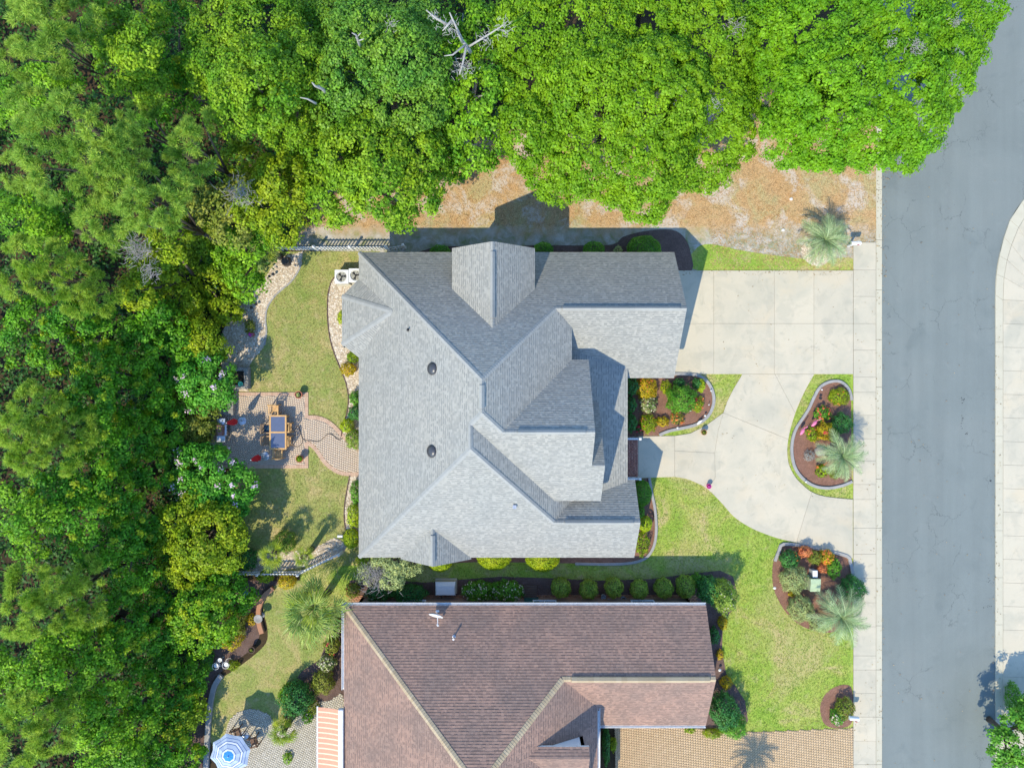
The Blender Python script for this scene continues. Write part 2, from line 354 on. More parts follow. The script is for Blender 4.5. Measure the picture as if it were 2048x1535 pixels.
rin = [(2130, 345), (2085, 385), (2055, 425), (2036, 455), (2022, 490), (2013, 520), (2007, 555), (2005, 600)]
rj = list(range(600, 1620, 47))
for a, b_ in zip(rj[:-1], rj[1:]): rp.append(PL([(2005, a), (2065, a + 2), (2065, b_ + 2), (2005, b_)]))
cx = [(2165, 500), (2140, 520), (2110, 540), (2090, 550), (2080, 565), (2072, 575), (2068, 590), (2065, 602)]
for i in range(len(rin) - 1): rp.append(PL([rin[i], cx[i], cx[i + 1], rin[i + 1]]))
slab_set('pavement', rp, base=PL([(2005, 600), (2065, 602), (2065, 1600), (2005, 1600)]))
# driveway
dx = [1300, 1427, 1548, 1627, 1705.5]; dy = [541, 647, 748]
dr = [PL([(dx[i], dy[j]), (dx[i + 1], dy[j]), (dx[i + 1], dy[j + 1]), (dx[i], dy[j + 1])]) for i in range(4) for j in range(2)]
inner = [(1628, 748), (1610, 780), (1594, 815), (1583, 848), (1576, 878), (1574, 905), (1578, 930), (1590, 953), (1605, 969), (1623, 983), (1650, 992), (1705, 998)]
inn = smooth_line(PL(inner), 3)
lawn_edge = [(1349, 953), (1372, 957), (1395, 966), (1414, 977), (1440, 1002), (1468, 1033), (1500, 1054), (1530, 1067), (1560, 1077), (1592, 1084)]
le = smooth_line(PL(lawn_edge), 3)
west = [(1484, 748), (1466, 778), (1454, 802), (1446, 825)]
def near(line, px, py):
    q = P(px, py).to_2d(); return min(range(len(line)), key=lambda i: (line[i] - q).length)
i1 = near(inn, 1591, 822); i2 = near(inn, 1576, 878); i3 = near(inn, 1623, 983)
j0 = near(le, 1414, 977)
dr.append(PL([(1549, 748)]) + PL([(1628, 748)]) + inn[1:i1 + 1])
dr.append(PL(west) + [inn[i2]] + inn[i1:i2][::-1] + PL([(1549, 748)]))
dr.append(PL([(1446, 825), (1436, 860), (1429, 905), (1430, 955)]) + le[j0:] + [inn[i3]] + inn[i2:i3][::-1])
dr.append([inn[i3]] + inn[i3 + 1:] + PL([(1705, 1116), (1660, 1102), (1592, 1084)]))
dr.append(PL([(1262, 872), (1349, 871), (1349, 953), (1262, 956)]))
dr.append(PL([(1349, 871), (1380, 866), (1412, 850), (1446, 825), (1436, 860), (1429, 905), (1349, 901)]))
dr.append(PL([(1349, 901), (1429, 905), (1430, 955)]) + [le[j0]] + le[:j0][::-1])
drive = slab_set('driveway', dr)
for q in [PL([(1305, 543), (1704, 543), (1704, 746), (1305, 746)])]: sheet('joint_bed', q, 0.03, M['joint'], None, parent=drive)
sheet('joint_bed', PL([(1350, 873), (1400, 862), (1444, 830), (1484, 750), (1625, 750)]) + inn[2:-1] + PL([(1703, 1000), (1703, 1113), (1590, 1082)]) + le[::-1], 0.031, M['joint'], None, parent=drive)
# road specks
rng = random.Random(5)
sp = MB()
for (px, py, n_, sx, sy) in [(1925, 799, 9, 4, 6), (1923, 838, 14, 3, 16), (1932, 866, 4, 3, 3), (1980, 961, 5, 4, 4), (1978, 1162, 9, 6, 5), (1976, 1212, 6, 5, 4)]:
    for _ in range(n_):
        c = P(rng.gauss(px, sx / 2), rng.gauss(py, sy / 2)); r = rng.uniform(.012, .045)
        sp.add([(c.x + r * math.cos(a), c.y + r * math.sin(a) * .7, 0.018) for a in [k * 1.0472 for k in range(6)]], [tuple(range(6))])
tag(sp.build('oil_spots', plain('oil', (0.035, 0.037, 0.04), 0.6)), kind='stuff', label='dark oil spots scattered on the grey road', cat='stain')

# ------------------------------------------------------------------ beds
def bed(name, px, mat, z=0.022, smooth=4): 
    q = smooth_line(PL(px), smooth, True) if smooth else PL(px)
    sheet(name, q, z, mat); return q
BEDS = []
BEDS.append(bed('mulch_bed', [(830, 512), (850, 500), (875, 494), (930, 492), (1000, 494), (1080, 490), (1150, 491), (1225, 489), (1245, 474), (1280, 464), (1320, 459), (1352, 462), (1372, 480), (1381, 505), (1383, 541), (1330, 541), (1300, 520), (900, 540)], M['dark_mulch'], smooth=3))
b1_line = smooth_line(PL([(1340, 747.5), (1375, 748), (1396, 751), (1412, 761), (1423, 778), (1427, 798), (1423, 818), (1411, 836), (1390, 849), (1362, 856), (1338, 861), (1318, 869)]), 4)
sheet('mulch_bed', b1_line + PL([(1316, 873), (1220, 873), (1220, 720), (1338, 720)]), 0.022, M['mulch']); BEDS.append(b1_line + PL([(1220, 873), (1220, 720)]))
b2_line = smooth_line(PL([(1702, 800), (1699, 784), (1690, 770), (1676, 762), (1656, 764), (1639, 774), (1627, 794), (1616, 818), (1603, 838), (1591, 857), (1584, 880), (1583, 908), (1590, 936), (1606, 957), (1628, 971), (1656, 975), (1684, 970), (1703, 962)]), 4)
sheet('mulch_bed', b2_line, 0.022, M['mulch']); BEDS.append(b2_line)
b3 = smooth_line(PL([(1562, 1088), (1590, 1086), (1640, 1096), (1690, 1109), (1701, 1124), (1705, 1150), (1705, 1200), (1700, 1235), (1668, 1262), (1636, 1262), (1602, 1250), (1577, 1230), (1559, 1204), (1547, 1176), (1544, 1146), (1548, 1116)]), 4, True)
sheet('mulch_bed', b3, 0.022, M['mulch']); BEDS.append(b3)
b4_line = smooth_line(PL([(1298, 955), (1303, 985), (1309, 1015), (1312, 1050), (1310, 1080), (1302, 1102), (1287, 1117), (1258, 1125), (1215, 1127), (1150, 1126)]), 4)
sheet('mulch_bed', b4_line + PL([(1050, 1124), (960, 1123), (860, 1127), (740, 1128), (735, 1100), (1200, 1080), (1240, 960)]), 0.022, M['mulch']); BEDS.append(b4_line + PL([(740, 1126), (735, 1100), (1240, 1080), (1240, 960)]))
b5 = PL([(700, 1160), (760, 1152), (800, 1160), (850, 1164), (920, 1158), (1000, 1152), (1100, 1155), (1200, 1160), (1300, 1157), (1380, 1146), (1440, 1140), (1466, 1152), (1474, 1185), (1470, 1215), (1446, 1238), (1444, 1300), (1452, 1345), (1470, 1370), (1490, 1400), (1496, 1440), (1480, 1466), (1370, 1466), (1370, 1240), (700, 1240)])
sheet('mulch_bed', b5, 0.022, M['dark_mulch']); BEDS.append(b5)
b6 = smooth_line(PL([(1640, 1420), (1645, 1395), (1665, 1375), (1690, 1368), (1704, 1380), (1705, 1440), (1680, 1455), (1650, 1448)]), 4, True)
sheet('mulch_bed', b6, 0.022, M['mulch']); BEDS.append(b6)
b7 = PL([(690, 1215), (650, 1290), (640, 1318), (605, 1340), (580, 1372), (572, 1400), (600, 1410), (615, 1440), (690, 1440)])
sheet('mulch_bed', b7, 0.022, M['dark_mulch']); BEDS.append(b7)
b8 = smooth_line(PL([(440, 1172), (500, 1160), (560, 1163), (530, 1182), (518, 1215), (522, 1262), (500, 1300), (450, 1335), (425, 1370), (412, 1420), (405, 1535), (350, 1535), (380, 1300)]), 3, True)
sheet('mulch_bed', b8, 0.018, M['dark_mulch']); BEDS.append(b8)
curb('bed_edging', b1_line, 0.19, 0.13, M['edging'])['kind'] = S_
curb('bed_edging', b2_line, 0.18, 0.13, M['edging'])['kind'] = S_
curb('bed_edging', b4_line, 0.17, 0.12, M['edging'])['kind'] = S_
stone_line = smooth_line(PL([(1549, 1121), (1557, 1101), (1566, 1087), (1610, 1091), (1655, 1101), (1693, 1111), (1700, 1125), (1705, 1150)]), 3)
curb('bed_edging', stone_line, 0.2, 0.13, M['edging'])['kind'] = S_
curb('bed_edging', smooth_line(PL([(548, 1174), (530, 1190), (520, 1215), (520, 1242), (526, 1264)]), 4), 0.3, 0.25, M['terra'])['kind'] = S_
curb('bed_edging', smooth_line(PL([(444, 1348), (431, 1368), (424, 1395), (420, 1425), (417, 1460), (415, 1500), (412, 1560)]), 4), 0.32, 0.2, M['edging'])['kind'] = S_
# pebble beds with real stones
W_EDGE = [(606, 503), (603, 525), (595, 545), (580, 565), (562, 580), (546, 596), (534, 617), (531, 640), (533, 662), (529, 690), (512, 712), (500, 730), (495, 752), (497, 782)]
pb1 = smooth_line(PL(W_EDGE), 3) + PL([(440, 782), (444, 740), (440, 700), (446, 660), (470, 625), (505, 585), (530, 555), (560, 515)])
pb2a = smooth_line(PL([(690, 545), (668, 556), (658, 580), (655, 615), (657, 655), (664, 692), (680, 735), (692, 765), (697, 795), (694, 825), (686, 850), (683, 872), (696, 893), (716, 908)]), 3) + PL([(760, 900), (760, 540)])
pb2b = smooth_line(PL([(716, 946), (700, 950), (693, 985), (689, 1015), (690, 1050), (700, 1072), (718, 1080)]), 3) + PL([(760, 1085), (760, 940)])
pb3 = smooth_line(PL([(1602, 500), (1610, 485), (1640, 478), (1665, 490), (1665, 512), (1645, 530), (1625, 530), (1608, 518)]), 3, True)
pb4 = smooth_line(PL([(640, 1090), (670, 1075), (690, 1090), (684, 1108), (640, 1125), (560, 1140), (500, 1142), (520, 1110), (600, 1100)]), 3, True)
PEB = [pb1, pb2a, pb2b, pb3, pb4]
ICO = None
def pebbles(name, poly, density, r0, r1, mat):
    xs = [q[0] for q in poly]; ys = [q[1] for q in poly]
    n = int((max(xs) - min(xs)) * (max(ys) - min(ys)) * density)
    x = RNG.uniform(min(xs), max(xs), n); y = RNG.uniform(min(ys), max(ys), n)
    k = in_poly(x, y, poly); x = x[k]; y = y[k]; n = len(x)
    base = np.array([(0, 0, 1), (1, 0, .1), (.31, .95, .1), (-.81, .59, .1), (-.81, -.59, .1), (.31, -.95, .1)], dtype=float)
    r = RNG.uniform(r0, r1, n); a = RNG.uniform(0, 6.28, n); ex = RNG.uniform(.65, 1.0, n)
    v = np.repeat(base[None], n, 0) * (1 + RNG.uniform(-.18, .18, (n, 6, 3)))
    v[:, :, 1] *= ex[:, None]; v[:, :, 2] *= .62
    ca, sa = np.cos(a)[:, None], np.sin(a)[:, None]
    X = (v[:, :, 0] * ca - v[:, :, 1] * sa) * r[:, None] + x[:, None]; Y = (v[:, :, 0] * sa + v[:, :, 1] * ca) * r[:, None] + y[:, None]
    Z = v[:, :, 2] * r[:, None] + 0.022
    V = np.stack([X, Y, Z], -1).reshape(-1, 3)
    f = np.array([(0, 1, 2), (0, 2, 3), (0, 3, 4), (0, 4, 5), (0, 5, 1)]).ravel()
    F = (f[None] + (np.arange(n) * 6)[:, None]).ravel()
    return np_mesh(name, V, F, 3, mat)
for i, q in enumerate(PEB):
    s_ = sheet('pebble_bed', q, 0.024, M['gravel_base'])
    st = obj('pebbles', pebbles('pebbles', q, 170 if i != 4 else 90, 0.035, 0.075, M['pebble']), s_); st['kind'] = 'stuff'
curb('bed_edging', smooth_line(PL([(690, 545), (668, 556), (658, 580), (655, 615), (657, 655), (664, 692), (680, 735), (692, 765), (697, 795), (694, 825), (686, 850), (683, 872)]), 4), 0.07, 0.08, M['dark_mulch'])['kind'] = S_
curb('bed_edging', smooth_line(PL([(700, 950), (693, 985), (689, 1015), (690, 1050), (700, 1072)]), 4), 0.07, 0.08, M['dark_mulch'])['kind'] = S_
curb('bed_edging', smooth_line(PL(W_EDGE[1:10]), 4), 0.12, 0.05, M['edging'])['kind'] = S_

# ------------------------------------------------------------------ pavers
def clip_half(poly, a, b, c):
    """keep a*x+b*y<=c"""
    out = []; n = len(poly)
    for i in range(n):
        p, q = poly[i], poly[(i + 1) % n]; dp = a * p[0] + b * p[1] - c; dq = a * q[0] + b * q[1] - c
        if dp <= 0: out.append(p)
        if (dp < 0 < dq) or (dq < 0 < dp):
            t = dp / (dp - dq); out.append((p[0] + (q[0] - p[0]) * t, p[1] + (q[1] - p[1]) * t))
    return out
def bricks(name, poly, L, W, ang, z, mat, gap=0.004, h=0.03, parent=None, keep=None, bond=0.5):
    """running bond of loose bricks whose centre falls inside poly"""
    xs = [q[0] for q in poly]; ys = [q[1] for q in poly]; cx, cy = sum(xs) / len(xs), sum(ys) / len(ys)
    R = max(max(xs) - min(xs), max(ys) - min(ys)) * 0.75
    ni = int(R / L) + 2; nj = int(R / W) + 2
    I, J = np.meshgrid(np.arange(-ni, ni), np.arange(-nj, nj)); I = I.ravel(); J = J.ravel()
    u = (I + (J % 2) * bond) * L; v = J * W; ca, sa = math.cos(ang), math.sin(ang)
    x = cx + u * ca - v * sa; y = cy + u * sa + v * ca
    k = in_poly(x, y, poly)
    if keep is not None: k &= keep(x, y)
    x = x[k]; y = y[k]; n = len(x)
    hu, hv = (L - gap) / 2, (W - gap) / 2
    loc = np.array([(-hu, -hv, 0), (hu, -hv, 0), (hu, hv, 0), (-hu, hv, 0), (-hu + .004, -hv + .004, 1), (hu - .004, -hv + .004, 1), (hu - .004, hv - .004, 1), (-hu + .004, hv - .004, 1)])
    V = np.repeat(loc[None], n, 0); zt = h + RNG.uniform(-.003, .003, n)
    X = V[:, :, 0] * ca - V[:, :, 1] * sa + x[:, None]; Y = V[:, :, 0] * sa + V[:, :, 1] * ca + y[:, None]; Z = z - h + V[:, :, 2] * zt[:, None]
    V = np.stack([X, Y, Z], -1).reshape(-1, 3)
    f = np.array([(4, 5, 6, 7), (0, 1, 5, 4), (1, 2, 6, 5), (2, 3, 7, 6), (3, 0, 4, 7)]).ravel()
    F = (f[None] + (np.arange(n) * 8)[:, None]).ravel()
    o = obj(name, np_mesh(name, V, F, 4, mat), parent); o['kind'] = 'stuff'; return o
def border(name, line, width, step, z, mat, parent, h=0.03, gap=0.008):
    """soldier course of bricks laid along a plan line"""
    d = [0.0]
    for a, b in zip(line[:-1], line[1:]): d.append(d[-1] + (b - a).length)
    n = max(1, int(d[-1] / step)); m = MB(); j = 0
    for k in range(n):
        t = (k + .5) * d[-1] / n
        while j < len(d) - 2 and d[j + 1] < t: j += 1
        f = (t - d[j]) / max(1e-6, d[j + 1] - d[j]); c = line[j].lerp(line[j + 1], f); e = (line[j + 1] - line[j]).normalized()
        q = Vector((-e.y, e.x)); a = e * (step - gap) / 2; b = q * width / 2
        m.prism([c - a - b, c + a - b, c + a + b, c - a + b], z - h, z + random.uniform(-.003, .003), bottom=False)
    o = m.build(name, mat, parent); o['kind'] = 'stuff'; return o
patio_in = PL([(470, 791), (610, 791), (610, 929), (432, 929), (432, 791)])
up = smooth_line(PL([(610, 837), (630, 838), (648, 843), (664, 854), (677, 868), (689, 881), (704, 893), (725, 905)]), 4)
dn = smooth_line(PL([(610, 880), (622, 884), (634, 893), (644, 907), (654, 921), (669, 934), (688, 942), (725, 944)]), 4)
path_in = up + dn[::-1]
pat = sheet('patio', PL([(425, 784), (617, 784), (617, 936), (425, 936)]), 0.02, M['joint3'])
bricks('pavers', patio_in, 0.17, 0.115, 0.785, 0.05, M['paver'], parent=pat)
for a, b_ in (((420, 787.5), (617, 787.5)), ((613.5, 791), (613.5, 835)), ((613.5, 884), (613.5, 929)), ((617, 932.5), (425, 932.5))):
    border('border_bricks', PL([a, b_]), 0.21, 0.105, 0.055, M['border'], pat)
pth = sheet('garden_path', path_in, 0.026, M['joint3'])
bricks('pavers', path_in, 0.17, 0.115, 0.6, 0.05, M['paver'], parent=pth)
ob = smooth_line(PL([(617, 834), (632, 834.5), (650, 839.5), (667, 851), (680, 865), (692, 878), (706, 890), (725, 901)]), 4)
border('border_bricks', ob, 0.24, 0.105, 0.056, M['border'], pth)
ob2 = smooth_line(PL([(614, 885), (621, 888.5), (631, 897), (641, 911), (651, 925), (667, 938), (687, 946.5), (725, 948)]), 4)
border('border_bricks', ob2, 0.24, 0.105, 0.056, M['border'], pth)
# neighbour: paver drive, terracotta side path, round patio
nd = PL([(1230, 1452), (1380, 1452), (1440, 1465), (1496, 1463), (1560, 1461), (1706, 1455), (1706, 1700), (1230, 1700)])
nds = sheet('paver_driveway', nd, 0.024, M['joint2']); bricks('pavers', nd, 0.20, 0.12, 0.72, 0.05, M['drive_paver'], parent=nds)
ts = PL([(700, 1190), (1392, 1190), (1392, 1245), (700, 1245)])
tss = sheet('side_path', ts, 0.026, M['joint']); bricks('pavers', ts, 0.21, 0.105, 0.0, 0.05, M['terra'], parent=tss)
rpat = smooth_line(PL([(452, 1475), (455, 1448), (470, 1428), (495, 1417), (520, 1420), (541, 1432), (552, 1448), (575, 1450), (600, 1425), (625, 1405), (660, 1400), (690, 1400), (690, 1600), (440, 1600), (445, 1520)]), 3, True)
rps = sheet('round_patio', rpat, 0.026, M['joint3']); bricks('pavers', rpat, 0.16, 0.11, 0.3, 0.05, M['paver2'], parent=rps)
stoop = PL([(1240, 873), (1276, 873), (1276, 957), (1240, 957)], 0.0)
stp = MB(); stp.prism(PL([(1225, 872), (1276.5, 872), (1276.5, 957), (1225, 957)]), 0, 0.13); stp_o = stp.build('porch_step', M['joint']); stp_o['kind'] = S_
bricks('bricks', PL([(1226, 873), (1276, 873), (1276, 956), (1226, 956)]), 0.2, 0.1, 1.5708, 0.16, M['brick'], parent=stp_o)

# ------------------------------------------------------------------ grass and straw on the ground
def blades(name, poly, holes, per_m2, h0, h1, wid, mat, z=0.008, flat=False):
    xs = [q[0] for q in poly]; ys = [q[1] for q in poly]
    n = int((max(xs) - min(xs)) * (max(ys) - min(ys)) * per_m2)
    x = RNG.uniform(min(xs), max(xs), n); y = RNG.uniform(min(ys), max(ys), n); k = in_poly(x, y, poly)
    for h in holes: k &= ~in_poly(x, y, h)
    x = x[k]; y = y[k]; n = len(x)
    a = RNG.uniform(0, 6.28, n); L = RNG.uniform(h0, h1, n); lean = RNG.uniform(.4, 1.1, n) if not flat else RNG.uniform(.95, 1.0, n)
    dx, dy = np.cos(a), np.sin(a)
    b0 = np.stack([x - dy * wid / 2, y + dx * wid / 2, np.full(n, z)], -1); b1 = np.stack([x + dy * wid / 2, y - dx * wid / 2, np.full(n, z)], -1)
    zz = np.full(n, z) + (L * np.sqrt(np.maximum(0, 1 - lean ** 2 * .8)) if not flat else RNG.uniform(.01, .05, n))
    tp = np.stack([x + dx * L * np.minimum(lean, 1), y + dy * L * np.minimum(lean, 1), zz], -1)
    V = np.stack([b0, b1, tp], 1).reshape(-1, 3)
    return np_mesh(name, V, np.arange(3 * n), 3, mat)
GM = leaf_mat('grass_blades', (0.24, 0.38, 0.045), (0.42, 0.43, 0.11), 0.35, 0.45, 0.5)
GB = leaf_mat('dry_grass_blades', (0.23, 0.30, 0.065), (0.44, 0.37, 0.15), 0.3, 0.45, 0.7)
SM = leaf_mat('straw_needles', (0.40, 0.23, 0.09), (0.42, 0.31, 0.16), 0.1, 0.5, 0.8)
conc = dr + [PL([(1700, 480), (1760, 480), (1760, 1700), (1700, 1700)])]
path_full = ob + ob2[::-1]
tag(obj('grass', blades('grass', front_poly, BEDS + conc + [nd, ts], 230, .06, .14, .03, GM)), kind='stuff', label='short bright green grass of the front and side lawns', cat='grass')
tag(obj('grass', blades('grass', back_poly, BEDS + PEB + [path_full, PL([(425, 782), (619, 782), (619, 938), (425, 938)])], 230, .05, .12, .03, GB)), kind='stuff', label='dry olive grass of the lawn behind the grey house', cat='grass')
tag(obj('grass', blades('grass', nb_poly, BEDS + [rpat], 200, .04, .09, .028, GB)), kind='stuff', label='pale green grass of the neighbour lawn beside the palm', cat='grass')
tag(obj('grass', blades('grass', lot_green, BEDS + PEB, 60, .04, .09, .028, GM)), kind='stuff', label='green grass verge along the top of the driveway', cat='grass')
tag(obj('straw', blades('straw', straw_poly, BEDS + PEB + conc[:8] + [PL([(560, 455), (1420, 450), (1420, 545), (560, 545)])], 150, .10, .26, .022, SM, 0.006, True)), kind='stuff', label='orange pine straw strewn over the open lot', cat='straw')

# fallen leaves blown along the gutter, the drive edges and under the oak
def litter(name, boxes, label):
    pts = []
    for (x0, x1, y0, y1, n) in boxes:
        for _ in range(n): q = P(random.uniform(x0, x1), random.uniform(y0, y1)); pts.append((q.x, q.y, 0.075 + random.uniform(0, .01)))
    p_ = np.array(pts); n = len(p_); a = RNG.uniform(0, 6.28, n); l = RNG.uniform(.02, .06, n)[:, None]; u = np.stack([np.cos(a), np.sin(a), RNG.uniform(-.15, .15, n)], -1) * l; v = np.stack([-np.sin(a), np.cos(a), RNG.uniform(-.15, .15, n)], -1) * l * .45
    V = np.stack([p_ - u, p_ + v, p_ + u, p_ - v], 1).reshape(-1, 3)
    tag(obj(name, np_mesh(name, V, np.arange(len(V)), 4, leaf_mat('fallen_leaf', (0.20, 0.13, 0.06), (0.34, 0.25, 0.12), .1, .5, 2.0))), label, 'leaves', kind='stuff')
litter('fallen_leaves', [(1752, 1772, 300, 560, 130), (1763, 1800, 290, 360, 90), (1752, 1768, 560, 1535, 150), (1984, 2000, 600, 1535, 140), (1360, 1705, 541, 550, 70), (1706, 1751, 490, 1530, 90), (1430, 1700, 560, 1000, 60), (1763, 1990, 320, 1535, 110)], 'brown fallen leaves scattered along gutter, pavement and drive')
# ================================================================== HOUSES
M['shingle'] = island_mat('grey_shingles', [(0.0, (0.30, 0.295, 0.268)), (0.5, (0.345, 0.337, 0.305)), (1.0, (0.385, 0.375, 0.338))], 0.9, (0.4, (0.965, 0.98, 0.98), (1.035, 1.025, 1.0)))
M['brown_shingle'] = island_mat('brown_shingles', [(0.0, (0.28, 0.187, 0.148)), (0.5, (0.33, 0.218, 0.172)), (1.0, (0.375, 0.247, 0.19))], 0.9, (0.5, (0.82, 0.85, 0.87), (1.10, 1.04, 1.0)))
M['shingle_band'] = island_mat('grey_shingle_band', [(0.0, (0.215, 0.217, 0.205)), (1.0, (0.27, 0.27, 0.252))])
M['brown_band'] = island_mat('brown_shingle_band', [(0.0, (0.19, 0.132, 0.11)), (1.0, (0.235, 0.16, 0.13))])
M['cap'] = island_mat('grey_ridge_caps', [(0.0, (0.325, 0.327, 0.305)), (1.0, (0.365, 0.365, 0.34))])
M['tan_cap'] = island_mat('tan_ridge_caps', [(0.0, (0.42, 0.32, 0.20)), (1.0, (0.50, 0.40, 0.265))])
M['fascia'] = plain('white_fascia', (0.72, 0.72, 0.70), 0.5)
M['gutter'] = plain('white_gutter', (0.82, 0.81, 0.80), 0.4)
M['stucco'] = plain('cream_stucco', (0.62, 0.57, 0.48), 0.9, var=0.06)
M['wallbrick'] = plain('tan_brick_wall', (0.42, 0.27, 0.19), 0.9, var=0.2, scale=14)
M['glass'] = plain('window_glass', (0.04, 0.055, 0.07), 0.05, spec=0.8, var=0.02)
M['white'] = plain('white_paint', (0.8, 0.8, 0.79), 0.45, var=0.04)
M['black'] = plain('black_metal', (0.025, 0.025, 0.028), 0.4)
M['darkgrey'] = plain('dark_grey', (0.06, 0.06, 0.065), 0.35, spec=0.5)
M['metal'] = plain('galvanised', (0.55, 0.57, 0.60), 0.35, 0.8)

def clipv(poly, lo, hi, ax):
    """clip a list of (u,v) to lo<=axis<=hi"""
    q = clip_half(poly, -1 if ax == 0 else 0, -1 if ax == 1 else 0, -lo)
    return clip_half(q, 1 if ax == 0 else 0, 1 if ax == 1 else 0, hi) if len(q) > 2 else []
class Roof:
    def __init__(s): s.sh = MB(); s.deck = MB(); s.under = []
    def plane(s, pts, h=0.15, thick=0.16, seed=0):
        """pts: 3-D corners of a flat roof slope; lays a deck slab and courses of separate tabs"""
        pts = [Vector(q) for q in pts]
        n = Vector((0, 0, 0))
        for i in range(len(pts)): n += pts[i - 1].cross(pts[i])
        n.normalize()
        if n.z < 0: n = -n; pts = pts[::-1]
        vdir = (Vector((0, 0, 1)) - n * n.z).normalized(); udir = vdir.cross(n).normalized()
        o = min(pts, key=lambda q: q.z)
        uv = [((q - o).dot(udir), (q - o).dot(vdir)) for q in pts]
        # deck
        k = len(pts); top = [q for q in pts]; bot = [q - Vector((0, 0, thick)) for q in pts]
        s.deck.add(top + bot, [tuple(range(k)), tuple(range(2 * k - 1, k - 1, -1))] + [(i, (i + 1) % k, k + (i + 1) % k, k + i) for i in range(k)])
        v0 = min(q[1] for q in uv); v1 = max(q[1] for q in uv); r = random.Random(seed * 97 + 3)
        v = v0; c = 0
        while v < v1 - 0.01:
            band = clipv(uv, v, min(v + h, v1), 1)
            if len(band) > 2:
                u0 = min(q[0] for q in band); u1 = max(q[0] for q in band); u = u0 - r.uniform(0, .3)
                while u < u1:
                    w_ = r.uniform(.09, .20); t = clipv(band, u, u + w_, 0); u += w_
                    if len(t) < 3: continue
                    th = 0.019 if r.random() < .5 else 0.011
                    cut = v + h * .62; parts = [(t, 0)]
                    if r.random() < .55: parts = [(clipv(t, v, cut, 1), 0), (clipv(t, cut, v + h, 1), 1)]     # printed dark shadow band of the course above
                    for tq, mi in parts:
                        if len(tq) < 3: continue
                        off = lambda q: 0.004 + th * (1 - (q[1] - v) / h)
                        V = [o + udir * q[0] + vdir * q[1] + n * off(q) for q in tq]; m = len(V)
                        fs = [tuple(range(m))]
                        low = [i for i in range(m) if abs(tq[i][1] - v) < 1e-5]
                        for i in range(m):
                            j = (i + 1) % m
                            if i in low and j in low:
                                a = len(V); V += [o + udir * tq[i][0] + vdir * tq[i][1], o + udir * tq[j][0] + vdir * tq[j][1]]; fs.append((i, a, a + 1, j))
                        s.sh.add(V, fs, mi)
            v += h; c += 1
        return n
def side_dir(a, b, n):
    d = (b - a).normalized(); q = d.cross(n); q.normalize()
    return -q if q.z > 0 else q
def cap_run(name, a, b, n1, n2, mat, parent, width=0.15, step=0.15, lift=0.03, t=0.018):
    """overlapping cap shingles along a ridge or hip from a (low) to b (high)"""
    a, b = Vector(a), Vector(b); L = (b - a).length; d = (b - a) / L; s1, s2 = side_dir(a, b, n1), side_dir(a, b, n2)
    up = (n1 + n2).normalized(); m = MB(); k = max(1, int(L / step)); st = L / k
    for i in range(k):
        p0 = a + d * (i * st); p1 = a + d * ((i + 1) * st + .02)
        u0 = up * (lift + t); u1 = up * lift
        V = [p0 + u0 + s1 * width, p0 + u0 * 1.1, p0 + u0 + s2 * width, p1 + u1 + s2 * width, p1 + u1 * 1.1, p1 + u1 + s1 * width]
        V += [V[0] - up * (lift + t), V[2] - up * (lift + t), V[3] - up * lift, V[5] - up * lift, p0]
        m.add(V, [(0, 1, 4, 5), (1, 2, 3, 4), (0, 6, 10, 1), (1, 10, 7, 2), (2, 7, 8, 3), (5, 9, 6, 0)])
    return m.build(name, mat, parent)
def vent_run(a, b, n1, n2, mat, parent, width=0.17, h=0.075):
    a, b = Vector(a), Vector(b); s1, s2 = side_dir(a, b, n1), side_dir(a, b, n2); up = (n1 + n2).normalized(); m = MB()
    L = (b - a).length; k = int(L / .3); d = (b - a) / k
    for i in range(k):
        p0 = a + d * i; p1 = a + d * (i + 1.0); e = .006 * (i % 2)
        V = [p0 + s1 * width, p0 + s1 * width + up * (h + e), p0 + up * (h + .02 + e), p0 + s2 * width + up * (h + e), p0 + s2 * width]
        V += [q + (p1 - p0) for q in V]
        m.add(V, [(0, 1, 6, 5), (1, 2, 7, 6), (2, 3, 8, 7), (3, 4, 9, 8), (0, 4, 3, 2, 1), (5, 6, 7, 8, 9)])
    return m.build('ridge_vent', mat, parent)
def wall_run(b, p0, p1, tops, z0=0.0, th=0.2):
    """vertical wall slab from p0 to p1 with a polyline top: tops = [(fraction, height)...]"""
    p0, p1 = Vector(p0), Vector(p1); d = p1 - p0; q = Vector((-d.y, d.x)).normalized() * th
    prof = [(0.0, z0), (1.0, z0)] + [t for t in tops[::-1]]
    n = len(prof); V = [(p0.x + d.x * f, p0.y + d.y * f, z) for f, z in prof] + [(p0.x + d.x * f + q.x, p0.y + d.y * f + q.y, z) for f, z in prof]
    b.add(V, [tuple(range(n)), tuple(range(2 * n - 1, n - 1, -1))] + [(i, (i + 1) % n, n + (i + 1) % n, n + i) for i in range(n)])
